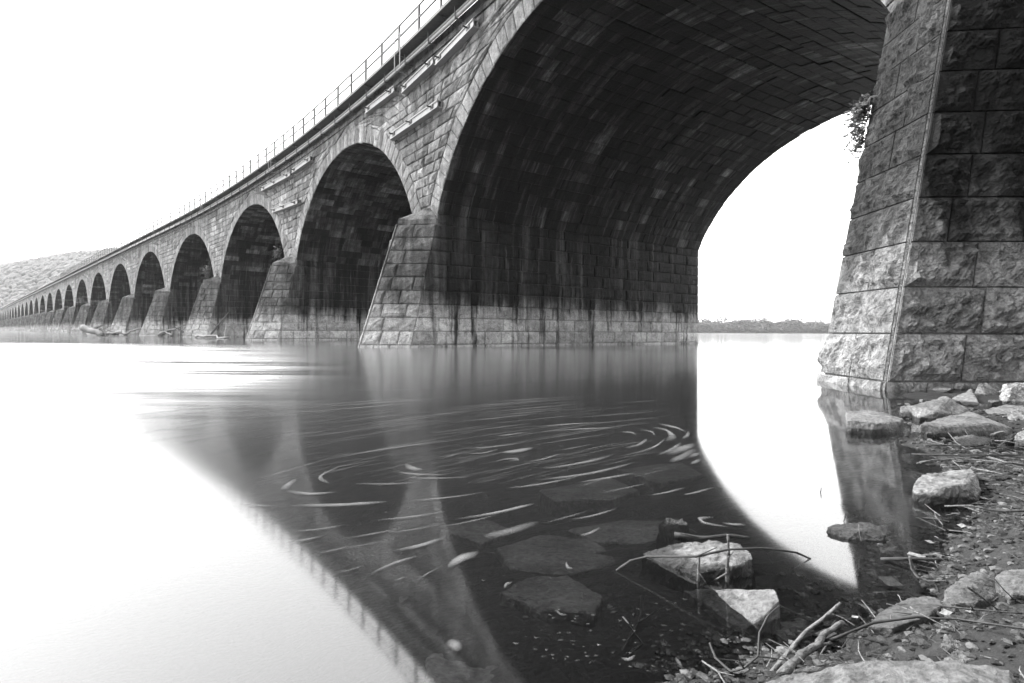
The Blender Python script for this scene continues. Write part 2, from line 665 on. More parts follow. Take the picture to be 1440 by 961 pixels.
def block(mb, q, nrm, depth, proud, nu, nv, tone, stain_shade, rg, gap=.012, chip=1.0, rough=1.0):
    """one rock-faced stone over the quad q (p00, p10, p11, p01); its sides run back to the mortar"""
    lu = max((q[1] - q[0]).length, .05)
    lv = max((q[3] - q[0]).length, .05)
    gu, gv = min(gap / lu, .2), min(gap / lv, .2)
    eu, ev = min(.05 / lu, .18), min(.05 / lv, .18)
    if nu < 3:
        eu = min(.09 / lu, .22)
        ev = min(.07 / lv, .22)
    us = [gu, gu + eu] + [gu + eu + (1 - 2 * gu - 2 * eu) * i / (nu - 1) for i in range(1, nu - 1)] + [1 - gu - eu, 1 - gu]
    vs = [gv, gv + ev] + [gv + ev + (1 - 2 * gv - 2 * ev) * i / (nv - 1) for i in range(1, nv - 1)] + [1 - gv - ev, 1 - gv]
    planes = [(rg.uniform(.7, 1.5), rg.uniform(-1.3, 1.3) * chip, rg.uniform(-1.3, 1.3) * chip) for _ in range(4)]
    off = V((rg.uniform(0, 90), rg.uniform(0, 90), rg.uniform(0, 90)))
    NU, NV = len(us), len(vs)
    verts, faces = [], []
    for j, v in enumerate(vs):
        for i, u in enumerate(us):
            p = bilerp(q, u, v)
            if 0 < i < NU - 1 and 0 < j < NV - 1:
                k = min(c + a * (u - .5) + b * (v - .5) for c, a, b in planes)
                k = max(k, .18)
                m = noise.noise(p * 2.6 + off) * .55 + noise.noise(p * 7.0 + off) * .32
                if rough > 1.3:
                    m += abs(noise.noise(p * 6.0 + off * 2)) * .5 + abs(noise.noise(p * 13.0 + off * 3)) * .3 + noise.noise(p * 30.0 + off) * .12 - .28
                if rough > 1:
                    m += noise.noise(p * 17.0 + off) * .14 + abs(noise.noise(p * 4.2 + off)) * .4 - .15
                k = k + m * rough
                edge = .55 if (i in (1, NU - 2) or j in (1, NV - 2)) else 1
                p = p + nrm * (proud * max(k, .05) * edge)
            verts.append(p)
    for j in range(NV - 1):
        for i in range(NU - 1):
            faces.append((j * NU + i, j * NU + i + 1, (j + 1) * NU + i + 1, (j + 1) * NU + i))
    ring = [i for i in range(NU)] + [j * NU + NU - 1 for j in range(1, NV)] + [(NV - 1) * NU + i for i in range(NU - 2, -1, -1)] + [j * NU for j in range(NV - 2, 0, -1)]
    b = len(verts)
    verts.extend([verts[i] - nrm * depth for i in ring])
    n = len(ring)
    for k in range(n):
        faces.append((ring[(k + 1) % n], ring[k], b + k, b + (k + 1) % n))
    mb.add(verts, faces, tone, stain_shade)


class Sink:
    """stones go either to objects of their own (up to a limit) or into one joined mesh"""

    def __init__(self, parent, name, material, single, joined_name):
        self.parent, self.name, self.mat, self.single = parent, name, material, single
        self.j = MB()
        self.jn = joined_name
        self.count = 0

    def put(self, one, *args, **kw):
        if one and self.single > self.count:
            m = MB()
            block(m, *args, **kw)
            m.build(self.name, self.mat, self.parent)
            self.count += 1
        else:
            block(self.j, *args, **kw)

    def done(self):
        o = self.j.build(self.jn, self.mat, self.parent)
        if o:
            tag(o, kind='stuff')


bridge = empty('stone_bridge', B(L, 0, 0))
tag(bridge, 'long curving rock-faced stone arch railway bridge on battered piers in the river', 'bridge')


# ---- piers
def plan(n, z):
    s = n * L
    zz = max(z, -1.5)
    T = (s - .1, -(3.40 - .315 * zz))
    F = (s + HP, -(2.58 - .33 * zz))
    S = (s - HP, -(1.35 - .22 * zz))
    return T, F, S


JOINTS = [-.9, .12] + [.12 + .64 * k for k in range(1, 10)]
PIER_TOP = JOINTS[-1]


def pier_top(n):
    """the big end pier carries its cutwater one course higher"""
    return PIER_TOP + (.64 if n == 0 else 0)


def courses(u0, u1, mean, rg, jit=.35):
    xs, x = [u0], u0 + rg.uniform(.4, 1.0) * mean
    while x < u1 - .45 * mean:
        xs.append(x)
        x += mean * rg.uniform(1 - jit, 1 + jit)
    xs.append(u1)
    return xs


def make_pier(n):
    rg = random.Random(100 + n)
    ptop = pier_top(n)
    ins = .05
    core = MB()
    zs = [-2.6, -1.5] + [-.9 + (ptop + .9) * i / 14 for i in range(15)]
    rings = []
    for z in zs:
        T, F, S = plan(n, z)
        rings.append([B(T[0], T[1] + ins * 1.2, z), B(S[0] + ins, S[1] + ins, z), B(n * L - HP + ins, W - .02, z), B(n * L + HP - ins, W - .02, z), B(F[0] - ins, F[1] + ins, z)])
    vs = [p for r in rings for p in r]
    fs = []
    for k in range(len(zs) - 1):
        for i in range(5):
            fs.append((k * 5 + i, k * 5 + (i + 1) % 5, (k + 1) * 5 + (i + 1) % 5, (k + 1) * 5 + i))
    # upper body up to the springing
    zt = HS + .03
    top = [B(n * L - HP + ins, .05, zt), B(n * L - HP + ins, W - .02, zt), B(n * L + HP - ins, W - .02, zt), B(n * L + HP - ins, .05, zt)]
    core.add(vs, fs + [tuple(range(len(vs) - 5, len(vs)))], 1.0, .75)
    low = [B(n * L - HP + ins, .05, ptop - .1), B(n * L - HP + ins, W - .02, ptop - .1), B(n * L + HP - ins, W - .02, ptop - .1), B(n * L + HP - ins, .05, ptop - .1)]
    core.add(low + top, [(0, 1, 5, 4), (1, 2, 6, 5), (2, 3, 7, 6), (3, 0, 4, 7), (4, 5, 6, 7)], 1.0, .8)
    m = M['stone_near'] if n == 0 else M['stone']
    pier = core.build('pier', M['mortar'], bridge, origin=B(n * L, 0, 0))
    if n < 0:
        return
    single = {0: 80, 1: 190, 2: 140}.get(n, 0)
    sk = Sink(pier, 'block', m, single, 'block_courses')
    res = {0: (34, 15), 1: (8, 5), 2: (5, 3), 3: (3, 2)}.get(n, (2, 2))
    proud = {0: .08, 1: .1, 2: .1}.get(n, .09)
    levels = JOINTS + ([ptop] if n == 0 else [HS])
    for k in range(len(levels) - 1):
        z0, z1 = levels[k], levels[k + 1]
        if z1 - z0 < .12:
            continue
        ledge = k == 0
        Ta, Fa, Sa = plan(n, z0)
        Tb, Fb, Sb = plan(n, z1)
        if ledge:                              # footing course, a little proud of the wall above
            o = -.035
            Ta, Sa, Fa = (Ta[0], Ta[1] + o), (Sa[0] - .03, Sa[1] + o), (Fa[0] + .03, Fa[1] + o)
            Tb, Sb, Fb = (Tb[0], Tb[1] + o), (Sb[0] - .03, Sb[1] + o), (Fb[0] + .03, Fb[1] + o)
        if z1 <= ptop + .01:
            # cutwater faces: near (tip to near shoulder) and far (tip to far shoulder)
            for (E0, E1, flip, vis, st) in ((Sa, Sb, False, True, .97 if n == 0 else .36), (Fa, Fb, True, n == 0, .72)):  # first pier's near face also carries painted shade of the arch beside it
                p0, p1 = B(Ta[0], Ta[1], z0), B(E0[0], E0[1], z0)
                p3, p2 = B(Tb[0], Tb[1], z1), B(E1[0], E1[1], z1)
                nr = (p1 - p0).cross(p3 - p0).normalized()
                if flip:
                    nr = -nr
                ln = (p1 - p0).length
                cuts = courses(0, 1, (.95 if n else 1.25) / ln, rg)
                for i in range(len(cuts) - 1):
                    a, b = cuts[i], cuts[i + 1]
                    if i == 0:
                        a += .045 / ln            # drafted margin at the arris
                    q = [p0.lerp(p1, a), p0.lerp(p1, b), p3.lerp(p2, b), p3.lerp(p2, a)]
                    if flip:
                        q = [q[1], q[0], q[3], q[2]]
                    sk.put(vis, q, nr, .045 + ins + (.1 if ledge else 0), .025 if ledge else proud, *res, rg.uniform(.75, 1.2), st, rg, gap=.012 if n == 0 else .02, rough=1.6 if n == 0 else 1.1)
        # side wall under the arch
        if z1 > HS + .05:
            continue
        s_end = Sa[1] if z1 <= ptop + .01 else 0.0
        s_endb = Sb[1] if z1 <= ptop + .01 else 0.0
        ln = W - s_end
        cuts = courses(0, ln, 1.45, rg)
        so = n * L - HP - (.03 if ledge else 0)
        for i in range(len(cuts) - 1):
            a0, a1 = s_end + cuts[i], s_end + cuts[i + 1]
            b0 = s_endb if i == 0 else a0
            q = [B(so, a0, z0), B(so, a1, z0), B(so, a1, z1), B(so, b0, z1)]
            nr = -d_al(so)
            dist = (q[0] - V((0, 0, CAM_H))).length
            vis = n in (1, 2) and z1 > .2
            sk.put(vis, q, nr, ins + .05, .022 if ledge else .05, *res, rg.uniform(.72, 1.25), min(1, .78 + .2 * (a0 + 1) / 2), rg, gap=.02)  # stains plus painted shade under the arch, darker further in
        # far side wall, facing away from the bank: flat courses
    sk.done()
    # weathered cap leaning back against the spandrel
    Tb, Fb, Sb = plan(n, ptop)
    cap = MB()
    P = [B(Tb[0], Tb[1], ptop), B(Sb[0], min(Sb[1], -.06), ptop), B(Sb[0], .2, ptop), B(Fb[0], .2, ptop), B(Fb[0], Fb[1], ptop)]
    up = [V((0, 0, .26)) + (p - P[2]) * -.04 for p in P]
    Q = [p + u for p, u in zip(P, up)]
    A1, A2 = B(n * L - .55, .1, ptop + .95), B(n * L + .55, .1, ptop + .95)
    cap.add(P + Q + [A1, A2], [(0, 1, 6, 5), (1, 2, 7, 6), (4, 0, 5, 9), (3, 4, 9, 8), (5, 6, 10), (6, 7, 10), (5, 10, 11), (5, 11, 9), (9, 11, 8)], .8, .3)
    bm = bmesh.new()
    me = cap.mesh('cap_stone', P[0])
    bm.from_mesh(me)
    bmesh.ops.subdivide_edges(bm, edges=bm.edges[:], cuts=3 if n < 4 else 1, use_grid_fill=True)
    for v in bm.verts:
        w = v.co + P[0]
        v.co += V((noise.noise(w * 2.5), noise.noise(w * 2.5 + V((9, 0, 0))), noise.noise(w * 2.5 + V((0, 9, 0))))) * .12
    bmesh.ops.recalc_face_normals(bm, faces=bm.faces[:])
    bm.to_mesh(me)
    bm.free()
    me.materials.append(m)
    o = bpy.data.objects.new('cap_stone', me)
    C.objects.link(o)
    put(o, P[0], pier)
    # drafted arris along the nose
    if n < 4:
        ar = MB()
        pts = [B(plan(n, z)[0][0], plan(n, z)[0][1] - .004, z) for z in (-.6, .15, 1.4, 2.7, 4, ptop)]
        ar.tube(pts, .02 if n == 0 else .04, 4, .7)
        ar.build('arris', m, pier)


for n in range(-2, 31):
    make_pier(n)


# ---- arches
def arc_pt(n, t, r, a):
    return B((n + .5) * L + r * math.sin(t), a, ZC + r * math.cos(t))


def make_arch(n):
    rg = random.Random(900 + n)
    core = MB()
    N = 36 if n < 4 else 16
    ts = [-PHI + 2 * PHI * i / N for i in range(N + 1)]
    ins = .03
    ri = R + ins
    # intrados, both faces, top of the fill
    for i in range(N):
        a, b = ts[i], ts[i + 1]
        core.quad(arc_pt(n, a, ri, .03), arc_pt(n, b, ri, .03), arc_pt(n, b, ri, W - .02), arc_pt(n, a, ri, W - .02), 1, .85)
        sa, sb = (n + .5) * L + ri * math.sin(a), (n + .5) * L + ri * math.sin(b)
        za, zb = ZC + ri * math.cos(a), ZC + ri * math.cos(b)
        for a_, fl in ((.045, False), (W - .02, True)):
            q = [B(sa, a_, za), B(sb, a_, zb), B(sb, a_, ZTOP), B(sa, a_, ZTOP)]
            core.quad(*(q if not fl else q[::-1]), 1, .25)
        core.quad(B(sa, .045, ZTOP), B(sb, .045, ZTOP), B(sb, W - .02, ZTOP), B(sa, W - .02, ZTOP), 1, .3)
    for sgn in (-1, 1):                         # the half piers' faces at either side
        s0, s1 = (n + .5) * L + sgn * (HALF - .02), (n + .5) * L + sgn * L / 2
        for a_ in (.045, W - .02):
            core.quad(B(s0, a_, HS - .1), B(s1, a_, HS - .1), B(s1, a_, ZTOP), B(s0, a_, ZTOP), 1, .25)
        core.quad(B(s0, .045, ZTOP), B(s1, .045, ZTOP), B(s1, W - .02, ZTOP), B(s0, W - .02, ZTOP), 1, .3)
    span = core.build('arch_span', M['mortar'], bridge, origin=B((n + .5) * L, 0, HS))
    if n < 0:
        return
    # voussoirs of the face ring
    sk = Sink(span, 'voussoir', M['stone'], 45 if n < 2 else 0, 'voussoir_ring')
    nv = 41 if n < 8 else 21
    for i in range(nv):
        a, b = -PHI + 2 * PHI * i / nv, -PHI + 2 * PHI * (i + 1) / nv
        rr = RE + rg.uniform(-.08, .12)
        q = [arc_pt(n, a, R, 0), arc_pt(n, b, R, 0), arc_pt(n, b, rr, 0), arc_pt(n, a, rr, 0)]
        s = (n + .5) * L + R * math.sin((a + b) / 2)
        sk.put(n == 1 or b > .1, q, -n_in(s), .06, .05, *((3, 4) if n < 2 else (2, 2)), rg.uniform(.75, 1.3), rg.uniform(.05, .25), rg, gap=.02)
    sk.done()
    # barrel stones
    sk = Sink(span, 'vault_stone', M['stone'], 300 if n == 0 else 0, 'vault_courses')
    nc = 44
    if n < 12:
        rows = []
        for i in range(nc):
            a, b = -PHI + 2 * PHI * i / nc, -PHI + 2 * PHI * (i + 1) / nc
            if n > 0 and b < -.1 and n > 2:
                continue
            mean = 1.15 if n < 2 else (1.5 if n < 5 else 2.5)
            cuts = courses(0.0, W, mean, rg, .4)
            for j in range(len(cuts) - 1):
                rows.append((i, a, b, cuts[j], cuts[j + 1]))
        # the far (pier 1) side of the big vault is what the picture shows
        rows.sort(key=lambda r: ((arc_pt(n, (r[1] + r[2]) / 2, R, (r[3] + r[4]) / 2)) - V((0, 0, CAM_H))).length + (50 if r[2] < .12 else 0))
        for (i, a, b, c0, c1) in rows:
            q = [arc_pt(n, a, R, c0), arc_pt(n, a, R, c1), arc_pt(n, b, R, c1), arc_pt(n, b, R, c0)]
            t = (a + b) / 2
            s = (n + .5) * L
            nr = -(d_al(s) * math.sin(t) + V((0, 0, 1)) * math.cos(t))
            jig = rg.uniform(-.02, .03)
            q = [p + nr * jig for p in q]
            sk.put(b > .12, q, nr, .05 + ins, .03, *((3, 2) if n == 0 else (2, 2)), rg.choice((.3, .5, .7, .9, 1.0, 1.4, 2.3)), min(1, rg.uniform(.9, 1.06)) if n == 0 else rg.uniform(.68, .96), rg, chip=.6)  # vault kept near black: its shade put into the colour with the stains
    sk.done()


for n in range(-2, 30):
    make_arch(n)


# ---- spandrel walls between the rings, one above each pier, and the string course
def ext_half(z):
    d = RE * RE - (z - ZC) ** 2
    return math.sqrt(d) if d > 0 else -1


def make_spandrel(n):
    rg = random.Random(500 + n)
    holder = MB()
    # a plain hearting wall behind the stones carries them
    holder.quad(B(n * L - 2.2, .043, ZTOP - 2.5), B(n * L + 2.2, .043, ZTOP - 2.5), B(n * L + 2.2, .043, ZTOP - .05), B(n * L - 2.2, .043, ZTOP - .05), 1, .25)
    wall = holder.build('spandrel_wall', M['mortar'], bridge, origin=B(n * L, 0, HS))
    sk = Sink(wall, 'wall_stone', M['stone'], {0: 120, 1: 150, 2: 30}.get(n, 0), 'wall_courses')
    z = HS + .55
    while z < ZTOP - .05:
        hgt = rg.uniform(.42, .62)
        if ZTOP - z - hgt < .3:
            hgt = ZTOP - z
        z1 = z + hgt
        e0, e1 = ext_half(z), ext_half(z1)
        h0 = L / 2 - max(e0, 0)
        h1 = L / 2 - max(e1, 0)
        if e1 < 0:
            h1 = L / 2
        if h0 > .12:
            mean = .95 if n < 3 else (1.4 if n < 8 else 2.8)
            cuts = courses(0, 1, mean / (2 * h0), rg, .45)
            for i in range(len(cuts) - 1):
                u0, u1 = cuts[i], cuts[i + 1]
                q = [B(n * L - h0 + 2 * h0 * u0, 0, z), B(n * L - h0 + 2 * h0 * u1, 0, z), B(n * L - h1 + 2 * h1 * u1, 0, z1), B(n * L - h1 + 2 * h1 * u0, 0, z1)]
                sc = n * L - h0 + 2 * h0 * u0
                sk.put(sc > 8, [q[1], q[0], q[3], q[2]], -n_in(sc), .055, .085, *((4, 3) if n < 2 else (2, 2)), rg.uniform(.55, 1.45), rg.uniform(.05, .4), rg, gap=.022, rough=1.2)
        z = z1
    sk.done()


for n in range(0, 30):
    make_spandrel(n)


def strip(s0, s1, prof, step, mb, tone=1.0, stain_shade=0.0, closed=True):
    """sweep a profile of (a, z) points along the bridge"""
    k = max(1, int(round((s1 - s0) / step)))
    rows = []
    for i in range(k + 1):
        s = s0 + (s1 - s0) * i / k
        rows.append([B(s, a, z) for a, z in prof])
    m = len(prof)
    vs = [p for r in rows for p in r]
    fs = []
    for i in range(k):
        for j in range(m if closed else m - 1):
            fs.append((i * m + j, i * m + (j + 1) % m, (i + 1) * m + (j + 1) % m, (i + 1) * m + j))
    if closed:
        fs += [tuple(range(m)), tuple(k * m + j for j in range(m - 1, -1, -1))]
    mb.add(vs, fs, tone, stain_shade)


S0, S1 = -1.9 * L, 29.4 * L
# string course: long stones a little proud of the wall
course = MB()
strip(S0, S1, [(.4, ZTOP), (.4, ZTOP + .3), (.02, ZTOP + .3), (.02, ZTOP)], 3, course, 1, .4)
course = course.build('string_course', M['mortar'], bridge, origin=B(L, 0, ZTOP))
sk = Sink(course, 'coping_stone', M['stone'], 60, 'coping_run')
s = .3 * L
rg = random.Random(31)
while s < S1 - 3:
    ln = rg.uniform(1.1, 2.0) if s < 4 * L else 4
    q = [B(s + ln, -.07, ZTOP + .01), B(s, -.07, ZTOP + .01), B(s, -.07, ZTOP + .29), B(s + ln, -.07, ZTOP + .29)]
    sk.put(s < 3.2 * L, q, -n_in(s), .14, .035, *((3, 2) if s < 3 * L else (2, 2)), rg.uniform(.7, 1.1), .3, rg)
    s += ln
sk.done()
# parapet wall set back behind the walkway, ballast deck
par = MB()
strip(S0, S1, [(W - .2, ZTOP + .02), (W - .2, 15.0), (.12, 15.0), (.12, ZTOP + .3)], 4, par, .9, .6)
par.build('parapet', M['stone'], bridge, origin=B(L, 0, ZTOP))

# ---- steel walkway along the top, its handrail, pipes and brackets
walk = empty('walkway', B(L, -.4, 14.4))
tag(walk, 'steel plate walkway cantilevered from the top of the stone bridge', 'walkway')
m = MB()
strip(S0, S1, [(.12, 15.02), (-.78, 15.02), (-.78, 15.09), (.12, 15.09)], 3, m, 1)
m.build('deck_plate', M['darksteel'], walk)
m = MB()
strip(S0, S1, [(-.79, 14.98), (-.84, 14.98), (-.84, 15.13), (-.79, 15.13)], 3, m, 1)
m.build('edge_angle', M['darksteel'], walk)
s = 6.0
while s < 8 * L:
    m = MB()
    a, b = B(s, .08, 14.62), B(s, -.76, 15.0)
    c = B(s, .08, 15.0)
    for p, q_ in ((a, b), (b, c)):
        m.tube([p, q_], .03, 4)
    m.build('bracket', M['darksteel'], walk)
    s += 4.5

rail = empty('handrail', B(L, -.8, 15.1))
tag(rail, 'thin steel handrail of posts and two rails on the bridge walkway', 'railing')
s = 14.7
k = 0
while s < 9 * L:
    m = MB()
    p = B(s, -.8, 15.13)
    m.box(p + V((0, 0, .6)), d_al(s) * .065, n_in(s) * .05, V((0, 0, .6)))
    m.box(p + V((0, 0, .02)), d_al(s) * .07, n_in(s) * .05, V((0, 0, .02)))
    m.build('post', M['darksteel'], rail)
    s += 2.25
    k += 1
for z in (15.72, 16.3):
    m = MB()
    ss = np.arange(8.0, 9 * L, 2.25)
    m.tube([B(x, -.8, z - .03 * math.sin(math.pi * (i % 2))) for i, x in enumerate(ss)], .05, 5)
    m.build('rail', M['darksteel'], rail)

pipes = empty('pipe_run', B(L, -.35, 14.6))
tag(pipes, 'pair of pale pipes running along the bridge face below the walkway', 'pipe')
for (a, z, r_) in ((-.36, 14.78, .06), (-.42, 14.53, .085)):
    m = MB()
    m.tube([B(x, a, z) for x in np.arange(6.0, S1, 3.0)], r_, 8)
    m.build('pipe', M['pipe'], pipes, smooth=True)
s = 8.0
while s < 5 * L:
    m = MB()
    m.box(B(s, -.2, 14.40), d_al(s) * .04, n_in(s) * .32, V((0, 0, .025)))
    m.box(B(s, -.53, 14.64), d_al(s) * .03, n_in(s) * .018, V((0, 0, .27)))
    m.build('hanger', M['darksteel'], pipes)
    s += 2.6

FR = [23.6, 47.0, 69.7, 92.9, 116, 139]
for i, s in enumerate(FR):
    f = empty('access_frame', B(s, -.9, 14.4))
    tag(f, 'open steel ladder frame standing out from the bridge walkway edge', 'frame', 'ladder frames along the walkway')
    for ds in (-.32, .32):
        m = MB()
        m.tube([B(s + ds, -.95, 14.05), B(s + ds, -.95, 15.75)], .028, 4)
        m.build('upright', M['steel'], f)
    for z in (14.07, 14.9, 15.73):
        m = MB()
        m.tube([B(s - .32, -.95, z), B(s + .32, -.95, z)], .024, 4)
        m.tube([B(s + .32, -.95, z), B(s + .32, .0 if z < 15 else -.8, z)], .024, 4)
        m.build('crossbar', M['steel'], f)

# ---- anchor beams bolted across the spandrel
BEAMS = [((20.67, 13.42), (17.17, 13.72), 'upper anchor beam over the big arch haunch, highest up the wall'),
         ((24.42, 13.40), (20.92, 13.60), 'anchor beam beside the highest one, over the stone pier'),
         ((29.42, 13.88), (25.42, 13.82), 'short anchor beam just below the coping'),
         ((25.92, 11.36), (20.42, 11.40), 'long lone anchor beam low on the spandrel'),
         ((51.42, 13.45), (43.9, 13.28), None), ((43.42, 13.37), (39.42, 13.44), None), ((48.42, 11.02), (42.17, 10.75), None)]
for (s0, z0), (s1, z1), lab in BEAMS:
    m = MB()
    p, q_ = B(s0, -.2, z0), B(s1, -.2, z1)
    c = (p + q_) / 2
    ux = (q_ - p) / 2
    ni = n_in((s0 + s1) / 2)
    uz = ux.normalized().cross(ni)
    if uz.z < 0:
        uz = -uz
    m.box(c - uz * .15, ux, ni * .16, uz * .03)
    m.box(c + uz * .15, ux, ni * .16, uz * .03)
    m.box(c - ni * .10, ux * .998, ni * .025, uz * .122)
    m.box(c + ni * .10, ux * .998, ni * .025, uz * .122)
    bo = m.build('anchor_beam', M['beam'], bridge)
    for u in ((-.75, .75) if ux.length < 2.2 else (-.8, -.05, .8)):
        k = MB()
        k.tube([c + ux * u + ni * .1, c + ux * u - ni * .42], .035, 6, .35)
        k.box(c + ux * u - ni * .15, ux.normalized() * .12, ni * .02, uz * .11, .5)
        k.build('bolt', M['darksteel'], bo)


# ------------------------------------------------------------------ rocks
def hull_rock(pts, seed, sub=4, amp=.012, fine=1.0, tone=1.0, name='rock', smooth=0):
    """convex angular stone through the given points, broken up by noise"""
    bm = bmesh.new()
    for p in pts:
        bm.verts.new(p)
    r_ = bmesh.ops.convex_hull(bm, input=bm.verts[:])
    bmesh.ops.delete(bm, geom=[g for g in r_['geom_interior'] if isinstance(g, bmesh.types.BMVert)], context='VERTS')
    size = max(max(v.co[i] for v in bm.verts) - min(v.co[i] for v in bm.verts) for i in range(3))
    bmesh.ops.bevel(bm, geom=bm.edges[:], offset=size * .009, segments=1, affect='EDGES', profile=.6)
    bmesh.ops.triangulate(bm, faces=bm.faces[:])
    for _ in range(sub):
        lim = size / (6 * (_ + 1) ** 1.25)
        es = [e for e in bm.edges if e.calc_length() > lim]
        if es:
            bmesh.ops.subdivide_edges(bm, edges=es, cuts=1, use_grid_fill=True)
            bmesh.ops.triangulate(bm, faces=[f for f in bm.faces if len(f.verts) > 3])
    for _ in range(smooth * 4):
        bmesh.ops.smooth_vert(bm, verts=bm.verts[:], factor=.5, use_axis_x=True, use_axis_y=True, use_axis_z=True)
    bm.normal_update()
    off = V((seed * 3.1, seed * 1.7, seed * .9))
    f1 = 2.2 / size
    for v in bm.verts:
        n_ = noise.noise(v.co * f1 + off) * .7 + noise.noise(v.co * f1 * 3 + off) * .7 + (abs(noise.noise(v.co * f1 * 6.5 + off)) - .2) * .7 * fine + noise.noise(v.co * f1 * 15 + off) * .25 * fine
        v.co += v.normal * amp * n_
    me = bpy.data.meshes.new(name)
    bm.to_mesh(me)
    bm.free()
    a = me.attributes.new('tone', 'FLOAT', 'POINT')
    a.data.foreach_set('value', [tone] * len(me.vertices))
    return me


ROCK_TOP = []


def rock_obj(me, loc, label, material='rock', name='rock', group=None, cat='rock'):
    me.materials.append(M[material])
    o = bpy.data.objects.new(name, me)
    C.objects.link(o)
    put(o, loc, None)
    tag(o, label, cat, group)
    return o


def at(px, py, y):
    """the point at depth y behind a pixel"""
    return V(((px - 720) / FPX * y, y, CAM_H - (py - horizon(px)) * y / FPX))


def shore_rock(pts, bottom, seed, label, tone=1.0, amp=.02, material='rock', smooth=0):
    """stone through corner pixels with their depths, its foot run down into the bed"""
    P = [at(*p) for p in pts]
    c = sum(P, V()) / len(P)
    Q = [p - c for p in P]
    for p in P:
        q = c + (p - c) * .97
        Q.append(V((q.x, q.y, min(bottom, p.z - .02))) - c)
    me = hull_rock(Q, seed, amp=amp, tone=tone, smooth=smooth)
    return rock_obj(me, c, label, material)


shore_rock([(1189, 577, 4.7), (1218, 577, 4.75), (1244, 582, 4.7), (1271, 588, 4.6), (1191, 590, 4.3), (1228, 595, 4.24), (1239, 596, 4.24), (1268, 592, 4.4), (1196, 606, 4.28), (1228, 612, 4.22), (1257, 610, 4.25), (1268, 599, 4.4)], -.12, 11, 'pale flat-topped block standing in the water beside the shore stones', 1.15, .012)
shore_rock([(1281, 571, 5.0), (1329, 558, 5.6), (1335, 560, 5.35), (1316, 580, 4.82), (1292, 587, 4.85), (1327, 592, 4.9), (1363, 576, 5.35), (1360, 586, 5.1)], -.1, 12, 'large angular stone with a dark right flank by the pier foot', 1.1, .014)
shore_rock([(1294, 597, 4.12), (1329, 600, 4.1), (1393, 596, 4.22), (1426, 602, 4.35), (1364, 579, 4.85), (1322, 589, 4.6), (1294, 610, 4.1), (1321, 617, 4.08), (1366, 614, 4.12), (1411, 613, 4.22)], -.1, 13, 'long low slab with a dark front edge in front of the angular stone', 1.0, .012)
shore_rock([(1266, 572, 5.3), (1284, 571, 5.3), (1294, 580, 5.1), (1290, 588, 4.98), (1268, 584, 5.05)], -.1, 14, 'small stone at the water against the big angular stone', 1.0, .012)
shore_rock([(1376, 541, 6.9), (1388, 538, 7.05), (1407, 553, 6.95), (1370, 556, 6.8), (1388, 557, 6.75), (1396, 547, 7.4)], -.1, 15, 'pointed upright stone leaning at the pier foot', 1.1, .016)
shore_rock([(1407, 556, 6.2), (1413, 543, 6.4), (1432, 538, 6.6), (1456, 541, 6.6), (1462, 568, 6.1), (1440, 573, 6.0), (1410, 571, 6.05), (1420, 548, 6.1)], -.05, 16, 'tall crusted boulder at the pier foot', 1.7, .04, 'mossrock')
shore_rock([(1296, 559, 6.7), (1312, 546, 7.4), (1329, 542, 7.6), (1340, 546, 7.3), (1322, 555, 6.8)], -.1, 17, 'low stone touching the pier footing', .9, .015)
shore_rock([(1366, 547, 6.8), (1347, 555, 6.3), (1339, 561, 6.1), (1371, 555, 6.2), (1378, 569, 5.9), (1352, 570, 5.9)], -.1, 18, 'tilted pale stone behind the big angular stone', 1.1, .014)
shore_rock([(1386, 576, 5.2), (1413, 569, 5.5), (1440, 571, 5.5), (1446, 580, 5.1), (1413, 584, 5.0), (1388, 584, 5.05)], 0.0, 19, 'flat pale slab under the crusted boulder', 1.0, .012)
shore_rock([(1418, 585, 4.75), (1424, 577, 4.9), (1442, 573, 5.0), (1460, 578, 4.9), (1458, 598, 4.6), (1426, 598, 4.62)], 0.0, 20, 'rounded pale cobble beside the flat pale slab', 1.1, .02, smooth=2)
shore_rock([(1341, 615, 3.9), (1366, 611, 4.05), (1396, 617, 3.95), (1384, 625, 3.8), (1354, 627, 3.78)], -.03, 21, 'small pale flat stone among the washed-up sticks', 1.15, .012)
shore_rock([(1425, 618, 3.85), (1434, 606, 4.0), (1452, 604, 4.0), (1462, 626, 3.75), (1430, 628, 3.75)], 0.0, 22, 'pale round stone beside the washed-up sticks', 1.15, .015, smooth=2)
shore_rock([(1368, 572, 5.6), (1385, 568, 5.8), (1392, 582, 5.3), (1372, 584, 5.3)], 0.0, 23, 'dark small stone between the slab and the pointed stone', .6, .014)
shore_rock([(1284, 684, 2.6), (1297, 670, 2.74), (1340, 662, 2.85), (1369, 658, 2.85), (1375, 668, 2.7), (1380, 688, 2.6), (1377, 709, 2.52), (1336, 710, 2.5), (1302, 703, 2.52), (1285, 696, 2.55), (1324, 688, 2.5), (1357, 680, 2.53)], -.1, 24, 'lumpy crusted boulder standing in the shallows at the bank', 1.25, .014, 'mossrock')
shore_rock([(1163, 741, 2.15), (1190, 737, 2.25), (1217, 734, 2.2), (1235, 738, 2.15), (1247, 753, 2.08), (1240, 762, 2.05), (1196, 757, 2.07), (1210, 746, 2.08)], -.12, 25, 'low dark stone with a pale twig in the shallows', 1.3, .008)
shore_rock([(1106, 760, 2.12), (1125, 754, 2.18), (1150, 758, 2.15), (1154, 766, 2.05), (1128, 768, 2.03)], -.12, 26, 'tiny crusted stone in the white reflection', .9, .012, 'mossrock')
shore_rock([(1238, 769, 2.02), (1250, 764, 2.06), (1263, 770, 2.0), (1258, 780, 1.94), (1240, 777, 1.95)], -.06, 27, 'small pale stone next to the low dark stone', 1.1, .006)
